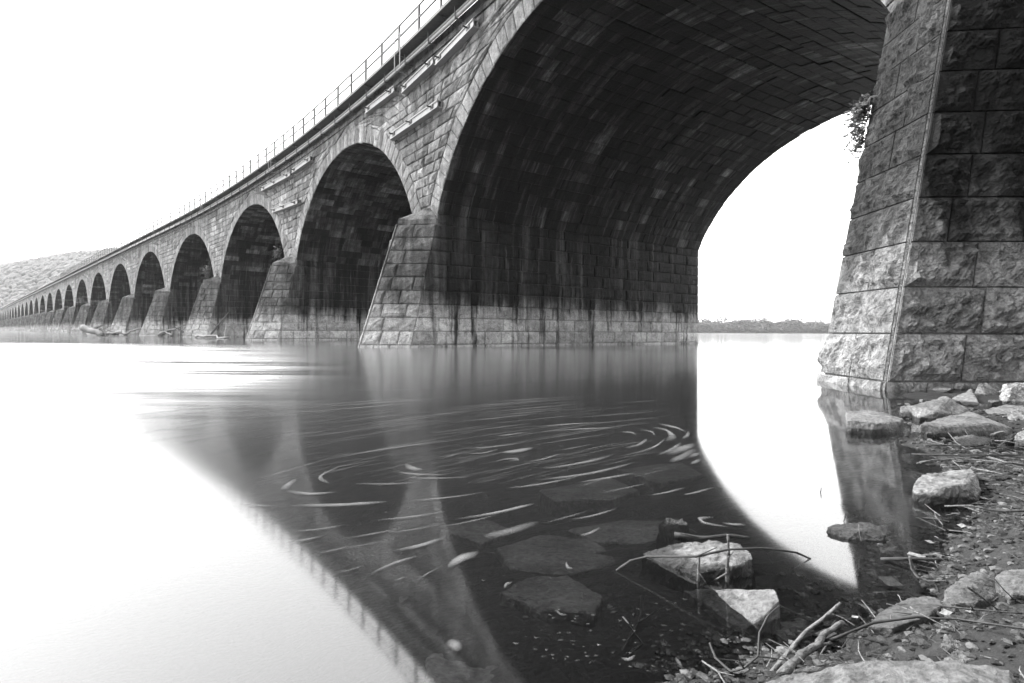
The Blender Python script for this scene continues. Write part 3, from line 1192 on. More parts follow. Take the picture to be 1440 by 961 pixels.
shore_rock([(1326, 838, 1.47), (1340, 820, 1.56), (1359, 809, 1.62), (1382, 803, 1.66), (1398, 814, 1.62), (1404, 839, 1.5), (1373, 848, 1.42), (1345, 847, 1.43), (1365, 822, 1.5)], .0, 30, 'smooth rounded boulder on the mud bank', .9, .007, smooth=2)
shore_rock([(1399, 810, 1.55), (1412, 801, 1.61), (1445, 799, 1.63), (1480, 812, 1.58), (1470, 838, 1.43), (1420, 836, 1.45), (1440, 815, 1.48)], .0, 31, 'smooth pale boulder next to the rounded one on the bank', 1.05, .007, smooth=2)
shore_rock([(1221, 880, 1.39), (1246, 856, 1.47), (1276, 842, 1.52), (1318, 839, 1.53), (1329, 850, 1.46), (1307, 866, 1.36), (1257, 882, 1.34)], .02, 32, 'grey tilted slab with a dark hollow under its front', .62, .005)
shore_rock([(1324, 908, 1.215), (1332, 894, 1.24), (1346, 894, 1.24), (1356, 908, 1.21), (1340, 916, 1.19)], .04, 33, 'small curved stone lying on the mud', .85, .006, smooth=1)
shore_rock([(1330, 928, 1.16), (1345, 913, 1.18), (1366, 918, 1.17), (1372, 928, 1.15), (1352, 934, 1.14)], .05, 34, 'small flat stone against the curved stone', .9, .005, smooth=1)


# broken stones wedged between the bigger ones
rg = random.Random(21)
for i, (x, y, w_) in enumerate([(1300, 566, 15), (1344, 566, 18), (1352, 545, 20), (1400, 566, 16), (1420, 562, 12), (1382, 590, 16), (1408, 600, 18), (1376, 604, 13), (1310, 612, 18), (1330, 622, 16), (1402, 612, 20), (1418, 622, 14), (1366, 590, 14), (1436, 588, 16), (1395, 628, 13), (1300, 586, 12), (1348, 560, 16), (1412, 552, 14), (1425, 640, 14), (1408, 634, 12)]):
    Y_ = FPX * CAM_H / (y + w_ * .25 - horizon(x))
    pts = []
    for k in range(9):
        a_ = 2 * math.pi * k / 9 + rg.uniform(-.3, .3)
        pts.append((x + w_ * .62 * math.cos(a_) * rg.uniform(.7, 1.1), y - w_ * .25 * rg.uniform(-.6, 1.3), Y_ + w_ * .5 * Y_ / FPX * math.sin(a_) * 1.2))
    shore_rock(pts, -.06, 200 + i, 'small broken stone wedged among the bigger shore stones', rg.choice((.5, .7, .9, 1.1)), .006)
    bpy.data.objects[C.objects[-1].name]['group'] = 'broken stones by the pier foot'


def traced_rock(outline, top, bottom, seed, label, material='rock', tone=1.0, amp=.01, z_off=0.0):
    """slab given by corner pixels with heights: outline = [(px, py, z)] on its upper edge; its body runs down to z = bottom"""
    pts = []
    c = V((0, 0, 0))
    P = [on_plane(x, y, z) for x, y, z in outline]
    for p in P:
        c += p / len(P)
    for p in P:
        pts.append(p - c)
        q = c + (p - c) * 1.06
        pts.append(V((q.x, q.y, bottom)) - c)
    for (x, y, z) in top:
        pts.append(on_plane(x, y, z) - c)
    me = hull_rock(pts, seed, amp=amp, tone=tone)
    return rock_obj(me, c, label, material)


traced_rock([(903, 777, .008), (950, 766, .035), (1000, 758, .055), (1045, 765, .058), (1062, 785, .045), (1040, 797, .035), (985, 804, .018), (940, 792, .0)], [(1010, 775, .064)], -.2, 41, 'pale rough slab rising from the shallows under bare twigs', tone=1.1, amp=.012)
traced_rock([(963, 830, -.03), (1025, 832, .012), (1090, 828, .05), (1098, 845, .045), (1075, 868, .02), (1045, 886, -.02), (1010, 872, -.05)], [], -.2, 42, 'tilted flat slab half under water with a dry pale corner', 'slab', tone=1.15, amp=.006)
traced_rock([(1070, 958, .12), (1110, 944, .13), (1255, 942, .15), (1275, 930, .16), (1330, 928, .165), (1345, 938, .165), (1425, 944, .17), (1430, 985, .17), (1200, 1010, .13), (1060, 1000, .12)], [], .02, 43, 'broad pale slab lying on the mud bank before the sticks', tone=1.1, amp=.012)
traced_rock([(925, 736, .0), (940, 726, .018), (962, 728, .016), (968, 738, .0), (945, 744, -.01)], [], -.25, 44, 'small pale rock tip breaking the water surface', tone=1.3, amp=.012)
# slabs on the river bed, seen through the water
SUB = [([(705, 833, -.07), (740, 812, -.08), (800, 809, -.08), (850, 838, -.06), (838, 862, -.04), (760, 858, -.06)], 'large flat slab just below the surface with a dark hollow in front'),
       ([(600, 925, -.09), (660, 890, -.09), (760, 905, -.08), (800, 950, -.07), (700, 990, -.08), (610, 980, -.09)], 'broad sunken slab below the drifting foam flecks'),
       ([(855, 845, -.08), (930, 838, -.08), (925, 855, -.07), (860, 862, -.07)], 'small sunken slab beside the large flat one'),
       ([(900, 868, -.07), (960, 860, -.07), (1020, 875, -.06), (1025, 895, -.06), (940, 890, -.07)], 'sunken slab in front of the tilted flat slab'),
       ([(800, 745, -.16), (880, 730, -.17), (960, 735, -.12), (990, 752, -.10), (920, 765, -.12), (840, 762, -.15)], 'long sunken ledge around the pale rock tip'),
       ([(700, 770, -.16), (760, 752, -.18), (840, 760, -.16), (870, 790, -.12), (800, 808, -.12), (720, 800, -.14)], 'sunken slab between the ledge and the large flat slab'),
       ([(760, 690, -.2), (860, 672, -.22), (900, 690, -.2), (860, 702, -.18), (780, 704, -.19)], 'distant sunken slab near the swirling foam'),
       ([(870, 660, -.22), (960, 650, -.22), (990, 668, -.2), (930, 680, -.2)], 'sunken slab near the edge of the white reflection'),
       ([(620, 745, -.2), (680, 728, -.2), (720, 745, -.2), (680, 765, -.18)], 'sunken stone near the broad foam streaks'),
       ([(1080, 880, -.03), (1130, 868, -.03), (1150, 890, -.02), (1110, 905, -.02)], 'sunken flat stone by the bank sticks'),
       ([(820, 900, -.07), (900, 893, -.07), (930, 920, -.06), (870, 940, -.06)], 'sunken stone amid the small foam flecks')]
for i, (ol, lab) in enumerate(SUB):
    traced_rock([(x, y, z + .0) for x, y, z in ol], [], min(z for _, _, z in ol) - .1, 60 + i, lab, 'slab', tone=1.2, amp=.008)

# ------------------------------------------------------------------ gravel on the bank
peb = MB()
rg = random.Random(77)
ico = bmesh.new()
bmesh.ops.create_icosphere(ico, subdivisions=1, radius=1)
icov = [v.co.copy() for v in ico.verts]
icof = [tuple(v.index for v in f.verts) for f in ico.faces]
ico.free()
cnt = 0
while cnt < 14000:
    if rg.random() < .7:
        t = rg.uniform(0, 1)
        i = min(int(t * 6), 5) + 3
        a, b = V(SHORE[i] + (0,)), V(SHORE[i + 1] + (0,))
        p = a.lerp(b, rg.random())
        nd = V(((b - a).y, -(b - a).x, 0)).normalized()
        p = p + nd * rg.uniform(-.25, 1.4)
        x, y = p.x, p.y
    else:
        x, y = rg.uniform(.3, 2.6), rg.uniform(1.0, 3.2)
    if y < .9:
        continue
    zb = bed_z(x, y)
    if zb < -.04 or math.hypot(x, y) > 8:
        continue
    r_ = rg.choice((.002, .003, .003, .004, .005, .007, .010)) * (1 + .25 * y)
    sx, sy, sz = rg.uniform(.7, 1.5), rg.uniform(.7, 1.5), rg.uniform(.35, .8)
    vs = [V((x + v.x * r_ * sx * rg.uniform(.8, 1.15), y + v.y * r_ * sy * rg.uniform(.8, 1.15), zb + v.z * r_ * sz + r_ * .1)) for v in icov]
    peb.add(vs, icof, rg.choice((.1, .15, .2, .3, .45, .9)))
    cnt += 1
o = peb.build('gravel', M['gravel'], None)
tag(o, 'small dark gravel and clods strewn over the muddy bank', 'gravel', kind='stuff')


# plant litter too small to count
lit = MB()
rg = random.Random(99)
for i in range(520):
    k = rg.randint(3, 9)
    a, b = V(SHORE[k] + (0,)), V(SHORE[k + 1] + (0,))
    nd = V(((b - a).y, -(b - a).x, 0)).normalized()
    p = a.lerp(b, rg.random()) + nd * abs(rg.gauss(0, .35)) - nd * .06
    if p.y < 1.0 or p.y > 6:
        continue
    z = max(bed_z(p.x, p.y), 0) + .006
    ang = rg.uniform(0, 6.28)
    ln = rg.uniform(.02, .09) * (1 + .15 * p.y)
    d = V((math.cos(ang), math.sin(ang), rg.uniform(-.05, .2))) * ln
    q = V((p.x, p.y, z))
    if rg.random() < .7:
        lit.tube([q, q + d * .5 + V((rg.uniform(-.1, .1), rg.uniform(-.1, .1), .05)) * ln, q + d], [.0016, .0014, .0008], 4, rg.choice((.2, .35, .6, 1.3)))
    else:
        e = V((-d.y, d.x, rg.uniform(-.3, .5) * ln)) * .3
        lit.add([q, q + d * .3 + e, q + d * .6, q + d * .3 - e], [(0, 1, 2, 3)], rg.choice((.2, .4, .8, 1.6)))
o = lit.build('plant_litter', M['bark'], None)
tag(o, 'fine plant litter and twig bits strewn along the muddy waterline', 'litter', kind='stuff')

# ------------------------------------------------------------------ driftwood sticks on the bank
def stick(pts, r0, r1, label, material='bark', twigs=(), group=None):
    """pts = [(px, py, z)] along the stick; twigs = further pixel lines that branch off"""
    P = [on_plane(x, y, z) for x, y, z in pts]
    r0, r1 = r0 * .75, r1 * .7

    def tube(Q, a, b, seed):
        rg_ = random.Random(seed)
        out, rad = [], []
        for i in range(len(Q) - 1):
            for k in range(4):
                t = k / 4
                p = Q[i].lerp(Q[i + 1], t)
                j = .012 * min((Q[i + 1] - Q[i]).length, 14 * a)
                if i or k:
                    p = p + V((rg_.uniform(-j, j), rg_.uniform(-j, j), rg_.uniform(-j, j) * .6))
                out.append(p)
        out.append(Q[-1])
        rad = [(a + (b - a) * i / (len(out) - 1)) * rg_.uniform(.85, 1.15) for i in range(len(out))]
        m_ = MB()
        m_.tube(out, rad, 7, rg_.uniform(.85, 1.15))
        return m_
    base = min(P, key=lambda p: p.z)
    o_ = tube(P, r0, r1, int(pts[0][0])).build('branch', M[material], None, smooth=True, origin=P[0])
    tag(o_, label, 'branch', group)
    for i, tw in enumerate(twigs):
        Q = [on_plane(x, y, z) for x, y, z in tw]
        tube(Q, r1 * .9, r1 * .35, i + int(tw[0][0])).build('twig', M[material], o_, smooth=True)
    return o_


stick([(1100, 950, .055), (1130, 920, .05), (1152, 907, .06), (1160, 893, .06), (1186, 876, .07)], .0135, .009, 'thick pale barked stick lying at the water edge', 'bark', [[(1186, 876, .07), (1195, 882, .05)], [(1152, 907, .06), (1172, 905, .05)]])
stick([(1083, 952, .03), (1110, 918, .03), (1135, 888, .07), (1162, 868, .11), (1184, 848, .15)], .0075, .0045, 'slim stick leaning up over the thick barked stick', 'bark')
stick([(1170, 900, .06), (1230, 876, .08), (1290, 868, .10), (1350, 871, .11), (1440, 884, .14), (1500, 892, .15)], .0045, .003, 'long thin dark stem arching across the bank', 'darkbark')
stick([(1262, 850, .05), (1320, 852, .06), (1370, 857, .08), (1440, 863, .10)], .0035, .0025, 'straight thin stem behind the arching one', 'darkbark', [[(1370, 857, .08), (1366, 852, .1)]])
stick([(1361, 825, .17), (1385, 842, .13), (1410, 862, .07)], .0035, .0025, 'short pale stem leaning on the rounded boulder', 'bark')
stick([(1398, 812, .15), (1412, 828, .13), (1427, 843, .1)], .0022, .0018, 'thin dark stem across the pale boulder', 'darkbark')
stick([(1282, 854, .07), (1305, 874, .06), (1325, 893, .05)], .0035, .0025, 'short straight pale stem across the grey slab', 'bark')
stick([(868, 803, .0), (888, 789, .03), (912, 783, .05), (980, 783, .09), (1025, 773, .12), (1075, 771, .12), (1120, 777, .08), (1141, 786, .05)], .0055, .004, 'long bare branch lying over the pale rough slab', 'darkbark',
      [[(1141, 786, .05), (1118, 800, .0)], [(980, 783, .09), (1010, 770, .13)], [(1075, 771, .12), (1088, 792, .02)], [(1025, 773, .12), (1000, 778, .14)]])
stick([(1024, 826, -.02), (1024, 800, .04), (1026, 775, .10), (1025, 752, .15)], .008, .005, 'upright forked twig standing before the pale rough slab', 'bark', [[(1024, 806, .03), (1003, 818, -.01)], [(1025, 785, .08), (1036, 772, .1)]])
stick([(983, 826, -.02), (984, 800, .04), (985, 780, .09)], .006, .004, 'short upright twig beside the forked one', 'bark', [[(984, 805, .03), (1000, 828, -.02)]])
stick([(950, 752, .015), (990, 757, .02), (1025, 753, .03), (1055, 757, .02)], .012, .008, 'dark drift log behind the pale rough slab', 'darkbark', [[(990, 757, .02), (958, 750, .03)]])
stick([(1000, 905, .0), (1008, 925, .02), (1030, 945, .03), (1048, 940, .05), (1068, 923, .07), (1070, 890, .10), (1082, 866, .13), (1098, 852, .12)], .0035, .003, 'curved thin twig arching above the shallows', 'darkbark', [[(1068, 923, .07), (1110, 929, .05)], [(1098, 852, .12), (1145, 874, .04)], [(1048, 940, .05), (1040, 925, .08)]])
stick([(990, 930, .0), (1012, 945, .03), (1022, 962, .05)], .003, .0025, 'short pale twig poking from the shallows', 'bark', [[(1012, 945, .03), (1035, 950, .05)]])
stick([(1281, 783, .09), (1284, 800, .05), (1292, 812, .03), (1306, 818, .02), (1332, 817, .03)], .006, .004, 'crooked pale stick with an upright stub on the mud edge', 'bark')
stick([(1240, 787, .004), (1285, 786, .02), (1335, 787, .03)], .009, .006, 'sodden stick lying on the waterline', 'darkbark')
stick([(1213, 762, .02), (1210, 750, .05), (1209, 737, .08)], .003, .002, 'pale upright twig on the low dark stone', 'bark')
stick([(1188, 734, .0), (1190, 724, .03), (1195, 721, .035)], .0025, .0018, 'tiny crooked twig poking from the white reflection', 'darkbark')
stick([(1243, 704, .0), (1240, 696, .02), (1241, 688, .03)], .003, .002, 'tiny dark twig in the shallows before the boulder', 'darkbark')
stick([(1155, 692, .0), (1156, 686, .025)], .003, .002, 'lone speck of twig standing in the white reflection', 'darkbark')
stick([(878, 868, .0), (893, 888, -.005), (905, 905, -.02), (880, 928, -.05)], .004, .003, 'thin pale-tipped twig slanting into the water', 'darkbark', [[(905, 905, -.02), (860, 935, -.06)]])
stick([(905, 838, -.03), (902, 870, -.03), (880, 910, -.04), (862, 945, -.05)], .006, .005, 'forked dark branch lying under the surface', 'darkbark', [[(900, 875, -.03), (940, 850, -.03)]])
# tangle of washed-up sticks below the stones
rg = random.Random(5)
TANGLE = [((1283, 639), (1440, 640), .006), ((1295, 650), (1400, 641), .005), ((1290, 652), (1340, 643), .004), ((1300, 626), (1440, 632), .005), ((1390, 643), (1445, 654), .008),
          ((1330, 604), (1372, 638), .004), ((1360, 632), (1400, 630), .006), ((1340, 648), (1365, 658), .003), ((1375, 660), (1415, 668), .005), ((1395, 636), (1442, 645), .005),
          ((1310, 620), (1350, 627), .004), ((1352, 645), (1440, 658), .004), ((1370, 664), (1398, 660), .003), ((1400, 620), (1440, 626), .004), ((1345, 590), (1362, 612), .003), ((1385, 716), (1445, 719), .006), ((1330, 712), (1390, 716), .004)]
for i, (a, b, r_) in enumerate(TANGLE):
    z0 = .03 + rg.uniform(0, .03)
    mx_, my_ = (a[0] + b[0]) / 2 + rg.uniform(-5, 5), (a[1] + b[1]) / 2 + rg.uniform(-3, 3)
    za = max(0, bed_z(*on_plane(a[0], a[1], .03).xy)) + z0
    zb_ = max(0, bed_z(*on_plane(b[0], b[1], .03).xy)) + z0
    stick([(a[0], a[1], za), (mx_, my_, (za + zb_) / 2 + .015), (b[0], b[1], zb_)], r_ * 1.2, r_ * .8, 'bare stick washed up among the tangle below the shore stones', 'bark' if i % 3 else 'darkbark',
          [[(mx_, my_, (za + zb_) / 2), (mx_ + rg.uniform(-18, 18), my_ + rg.uniform(-8, 9), z0)]], 'tangle of washed-up sticks')

# ------------------------------------------------------------------ foam on the eddy
def foam_patch(pts, wpx):
    """flat drifting foam: a thin low-domed ribbon on the water through pixel points, tapered at its ends"""
    P = [on_plane(x, y, .004) for x, y in pts]
    Q = []
    k = 5
    for i in range(len(P) - 1):
        a, b, c, d = P[max(i - 1, 0)], P[i], P[i + 1], P[min(i + 2, len(P) - 1)]
        for j in range(k):
            t = j / k
            Q.append(.5 * ((2 * b) + (c - a) * t + (2 * a - 5 * b + 4 * c - d) * t * t + (3 * b - a - 3 * c + d) * t ** 3))
    Q.append(P[-1])
    m_ = MB()
    n = len(Q)
    vs, fs, al_ = [], [], []
    for i, p in enumerate(Q):
        d = (Q[min(i + 1, n - 1)] - Q[max(i - 1, 0)])
        d = d.normalized()
        t = i / (n - 1)
        # width in metres from the pixel width: foreshortened across the view
        wp = wpx * p.y * p.y / (FPX * CAM_H)
        sx = abs(d.x)
        w = (wp * sx + wpx * p.y / FPX * (1 - sx)) * .5
        w *= min(1, .3 + 2.6 * min(t, 1 - t)) * (.9 + .25 * noise.noise(p * 4))
        e = V((-d.y, d.x, 0)) * w
        fade = min(1, 2.2 * min(t, 1 - t) + .02)
        for k_, al in ((-1.15, 0), (-.5, .75), (0, 1), (.5, .75), (1.15, 0)):
            vs.append(p + e * k_ + V((0, 0, .003 * al)))
            al_.append(al * fade * (.75 + .5 * noise.noise(p * 3.0 + V((0, 0, 5)))))
    for i in range(n - 1):
        for j in range(4):
            fs.append((i * 5 + j, i * 5 + j + 1, (i + 1) * 5 + j + 1, (i + 1) * 5 + j))
    return vs, fs, al_


def add_foam(mb, pts, w, k):
    vs, fs, al_ = foam_patch(pts, w)
    b_ = len(mb.t)
    mb.add(vs, fs)
    for i_, x_ in enumerate(al_):
        mb.t[b_ + i_] = x_ * k


def z4(*p):
    return [(340 + x / 3.4286, 560 + y / 3.4269) for x, y in p]


def z5(*p):
    return [(700 + x / 3.6, 560 + y / 3.6) for x, y in p]


BROAD = 'broad pale foam streak drifting on the dark eddy'
THIN = 'thin pale foam line drawn out along the current'
CURVE = 'curved foam streak turning in the eddy'
FOAM = [(z4((50, 400), (240, 345), (430, 290)), 1.6, THIN), (z4((370, 305), (700, 245), (1000, 205)), 1.3, THIN), (z4((265, 390), (225, 420), (202, 447)), 9, 'bent foam streak with an elbow over the pier reflection'), (z4((210, 445), (330, 462), (462, 453)), 3.5, CURVE),
        (z4((500, 320), (400, 365), (385, 390), (432, 415)), 3.5, 'hook-shaped foam streak in the eddy'), (z4((235, 518), (480, 515), (710, 500)), 4.5, BROAD), (z4((550, 412), (700, 415), (862, 407)), 2.3, THIN),
        (z4((795, 318), (830, 340), (876, 348)), 4, CURVE), (z4((745, 355), (850, 368), (1000, 370)), 2, THIN), (z4((770, 385), (950, 387), (1110, 381)), 1.5, THIN), (z4((810, 495), (1000, 480), (1190, 453)), 2, THIN),
        (z4((645, 590), (820, 573), (1000, 545)), 2.4, THIN), (z4((485, 680), (640, 655), (780, 627)), 2.4, THIN), (z4((735, 738), (870, 710), (992, 668)), 5, BROAD), (z4((600, 862), (730, 800), (860, 760)), 3.6, BROAD),
        (z4((1165, 672), (1300, 640), (1432, 596)), 9, 'widest pale foam streak over the sunken stones'), (z4((1000, 820), (1060, 775), (1147, 742)), 9, 'short wide foam streak over the sunken stones'), (z4((1020, 588), (1220, 555), (1415, 512)), 3.3, BROAD), (z4((940, 627), (1100, 597), (1250, 560)), 2, THIN),
        (z4((230, 645), (380, 633), (510, 610)), 2, THIN), (z4((230, 695), (320, 682), (405, 663)), 2.5, THIN), (z4((365, 750), (450, 735), (540, 705)), 1.7, THIN), (z4((0, 512), (100, 519), (190, 518)), 1.8, THIN), (z4((1260, 262), (1330, 255), (1408, 239)), 4, BROAD),
        (z4((1240, 300), (1300, 292), (1333, 298), (1285, 306)), 2.4, 'tiny closed foam curl at the centre of the eddy'), (z4((1070, 245), (1220, 235), (1380, 212)), 1.6, THIN), (z4((955, 297), (1050, 268)), 1.5, THIN), (z4((1090, 268), (1170, 265), (1245, 245)), 1.6, THIN), (z4((370, 745), (560, 715), (760, 680)), 1.2, THIN),
        (z4((440, 850), (530, 830), (610, 802)), 1.5, THIN), (z4((735, 885), (800, 862)), 2, THIN), (z4((845, 888), (900, 848), (970, 815)), 1.6, THIN), (z4((695, 652), (850, 632), (990, 600)), 1.5, THIN),
        (z5((625, 170), (680, 176), (706, 190)), 2.6, CURVE), (z5((720, 160), (780, 170), (800, 195)), 2, CURVE), (z5((780, 145), (855, 163), (886, 195), (855, 222)), 4.5, CURVE), (z5((820, 130), (905, 150), (965, 178)), 4.2, CURVE), (z5((968, 165), (962, 190), (935, 208)), 2, CURVE), (z5((760, 204), (720, 235), (645, 256)), 2.6, CURVE), (z5((852, 203), (800, 245), (690, 282)), 1.6, CURVE),
        (z5((932, 226), (880, 262), (808, 292)), 2.4, CURVE), (z5((995, 230), (930, 260), (862, 290)), 5, BROAD), (z5((1006, 255), (945, 292), (876, 326)), 4.5, BROAD), (z5((1025, 275), (970, 305)), 3.5, BROAD), (z5((1030, 308), (980, 338)), 3, BROAD), (z5((605, 282), (480, 318), (300, 350), (225, 356)), 2.6, THIN), (z5((704, 325), (480, 380), (200, 418)), 3, BROAD),
        (z5((720, 376), (560, 405), (400, 430)), 2.4, THIN), (z5((770, 430), (650, 456), (520, 484)), 1.6, THIN), (z5((960, 452), (860, 478), (760, 496)), 2, THIN), (z5((330, 278), (250, 305), (155, 326)), 1.8, THIN), (z5((180, 250), (100, 268), (25, 278)), 4.5, BROAD), (z5((610, 560), (490, 595), (362, 620)), 2.3, THIN), (z5((455, 575), (350, 605), (215, 642)), 1.8, THIN),
        (z5((190, 535), (100, 555), (0, 580)), 2.4, THIN), (z5((420, 398), (200, 440), (40, 457)), 1.8, THIN), (z5((525, 655), (470, 685), (415, 698)), 3, BROAD), (z5((590, 122), (350, 133), (160, 150)), 1.2, THIN), (z5((630, 153), (460, 155), (220, 172)), 1.2, THIN), (z5((1110, 450), (1000, 480), (940, 492)), 1.8, THIN), (z5((150, 172), (60, 186), (0, 192)), 1.6, THIN),
        (z5((1100, 604), (1032, 610), (1058, 634), (1180, 655)), 4, 'foam curl beside the edge of the white reflection'), (z5((1140, 632), (1200, 640), (1260, 642)), 3, THIN),
        ([(635, 900), (642, 908), (646, 918)], 13, 'rounded blob of foam floating over the sunken slab'), ([(712, 830), (714, 822), (722, 820)], 4, CURVE), ([(783, 858), (790, 864), (800, 866)], 3, CURVE), ([(798, 790), (800, 798), (808, 801)], 3.5, CURVE), ([(876, 926), (886, 928), (896, 922)], 4, BROAD), ([(952, 925), (957, 932), (962, 940)], 5, BROAD)]
for pts, w, lab in FOAM:
    m = MB()
    add_foam(m, pts, w * 1.15, .95 if w > 3 else .8)
    o = m.build('foam_streak', M['foam'], None, smooth=True)
    tag(o, lab, 'foam', 'foam streaks on the eddy')
# faint drawn-out film lines and flecks that cannot be counted
film = MB()
rg = random.Random(12)
for i in range(260):
    x, y = rg.uniform(150, 1000), rg.uniform(565, 690)
    ln = rg.uniform(60, 240) * (1 if y < 640 else .6)
    sl = -(.055 + .0016 * (y - 565)) * rg.uniform(.8, 1.2)
    if y > 640 and x < 330:
        continue
    pts = [(x, y), (x + ln / 2, y + sl * ln / 2 + rg.uniform(-.8, .8)), (x + ln, y + sl * ln)]
    if pts[-1][0] > 985 or min(p[1] for p in pts) < 548:
        continue
    add_foam(film, pts, rg.uniform(.6, 1.3), rg.uniform(.4, 1.1))
o = film.build('foam_film', M['film'], None, smooth=True)
tag(o, 'faint hair lines of foam drawn out over the dark water', 'foam', kind='stuff')
fl = MB()
for i in range(110):
    x, y = rg.gauss(800, 110), rg.gauss(895, 40)
    if i > 60:
        x, y = rg.uniform(860, 1150), rg.uniform(840, 960)
    if not (600 < x < 1190 and 800 < y < 958) or x > 1300 - (y - 700) * .9:
        continue
    if shore_dist(*[np.array([c]) for c in on_plane(x, y).xy])[0] > -.05:
        continue
    ln = rg.uniform(3, 10)
    k = rg.uniform(-4, 4)
    add_foam(fl, [(x, y), (x + ln * .4, y + k * .5), (x + ln, y + rg.uniform(-1.5, 2))], rg.uniform(.7, 1.6), rg.uniform(.3, .9))
o = fl.build('foam_flecks', M['foam'], None)
tag(o, 'scattered small foam flecks on the shallows by the bank', 'foam', kind='stuff')


# ------------------------------------------------------------------ plants on the masonry
def plant(name, loc, out_dir, n, ln, label, seed, droop=.5, wid=.012):
    rg_ = random.Random(seed)
    root = empty(name, loc)
    tag(root, label, 'plant')
    st, lf = MB(), MB()
    for i in range(n):
        d = (V((rg_.uniform(-1, 1), rg_.uniform(-1, 1), rg_.uniform(-.7, 1.1))) + out_dir * 1.1).normalized()
        l_ = ln * rg_.uniform(.5, 1.1)
        p0 = loc + V((rg_.uniform(-.1, .1), rg_.uniform(-.1, .1), rg_.uniform(-.5, .5))) * ln
        pts = [p0 + d * l_ * t + V((0, 0, -droop * l_ * t * t)) for t in (0, .33, .66, 1)]
        st.tube(pts, [ln * .012, ln * .010, ln * .008, ln * .004], 3)
        for k in range(14):
            t = rg_.uniform(.15, 1)
            p = p0 + d * l_ * t + V((0, 0, -droop * l_ * t * t))
            e = V((rg_.uniform(-1, 1), rg_.uniform(-1, 1), rg_.uniform(-.6, .6))).normalized()
            f = e.cross(d).normalized()
            a = wid * rg_.uniform(.6, 1.4) * ln / .3
            lf.add([p, p + e * a * 2 + f * a * .7, p + e * a * 4, p + e * a * 2 - f * a * .7], [(0, 1, 2, 3)], rg_.uniform(.5, 1.5))
    st.build('stem', M['leaf'], root)
    lf.build('foliage', M['leaf'], root)


_, F_, _ = plan(0, 4.6)
plant('fern', B(F_[0], F_[1] - .02, 4.75), (-n_in(0) + d_al(0)).normalized(), 46, .4, 'fern growing out of the joints on the big pier nose', 3, .9, .017)
_, F_, _ = plan(0, 4.1)
plant('fern', B(F_[0], F_[1] - .02, 4.2), (-n_in(0) + d_al(0)).normalized(), 30, .3, 'smaller hanging fern below the other on the pier nose', 4, 1.1, .017)
plant('bush', B(2 * L - .2, -.9, 6.9), -n_in(2 * L), 26, .7, 'straggly bush sprouting from a pier cap under the second arch', 8, .3, .012)
plant('bush', B(3 * L + .2, -.7, 7.2), -n_in(3 * L), 40, 1.0, 'leafy bush on the pier cap farther along the bridge', 9, .3, .014)


# ------------------------------------------------------------------ drift logs against the far piers
def log(p, q, r0, r1, label, tone=1.0, group=None, mat_='bark', kids=0, seed=0):
    rg_ = random.Random(seed)
    m_ = MB()
    n = 7
    pts = [p.lerp(q, i / n) + V((rg_.uniform(-1, 1), rg_.uniform(-1, 1), rg_.uniform(-.6, 1))) * (.04 * (q - p).length if 0 < i < n else 0) for i in range(n + 1)]
    m_.tube(pts, [r0 + (r1 - r0) * i / n for i in range(n + 1)], 7, tone)
    o_ = m_.build('drift_log', M[mat_], None, smooth=True, origin=p)
    tag(o_, label, 'log', group)
    for k in range(kids):
        b = pts[rg_.randint(2, n)]
        m_ = MB()
        e = b + V((rg_.uniform(-1, 1), rg_.uniform(-1, 1), rg_.uniform(.1, 1))).normalized() * (q - p).length * rg_.uniform(.15, .4)
        m_.tube([b, b.lerp(e, .5) + V((0, 0, .05)), e], [r1 * .7, r1 * .5, r1 * .2], 5, tone)
        m_.build('limb', M[mat_], o_)


def wp(px, py, z=0.0):
    return on_plane(px, py, z)


g_ = on_plane(128, 472.3)
log(g_ + V((-1.8, 1, 1.0)), g_ + V((2.2, -1, .1)), .45, .3, 'thick pale drift log tilted in the river before the far piers', .75, None, 'bark', 1, 1)
for i in range(8):
    c = on_plane(158, 471.8) + V((rg.uniform(-2, 2), rg.uniform(-1, 1), .15))
    log(c, c + V((rg.uniform(-3, 3), rg.uniform(-1.5, 1.5), rg.uniform(.1, 1.6))), .16, .07, 'grey drift log in the pile behind the thick pale log', rg.uniform(.7, 1.3), 'drift pile by the farther pier', 'bark', 1, 20 + i)
for i in range(11):
    c = on_plane(252, 473.2) + V((rg.uniform(-2.2, 2.2), rg.uniform(-1, 1), .1))
    log(c, c + V((rg.uniform(-2.8, 2.8), rg.uniform(-1.5, 1.5), rg.uniform(.1, 1.3))), .14, .06, 'grey drift log in the pile at the pier with a raised limb', rg.uniform(.6, 1.3), 'drift pile by the nearer pier', 'bark', 1, 40 + i)
c = on_plane(292, 474.5)
log(c, c + V((1.9, .6, 2.7)), .13, .05, 'bare forked limb raised against the pier side wall', .8, None, 'bark', 2, 60)
log(on_plane(275, 473.6, .12), on_plane(322, 474.5, .12), .12, .08, 'long flat drift log on the water beneath the raised limb', 1.1, None, 'bark', 1, 61)

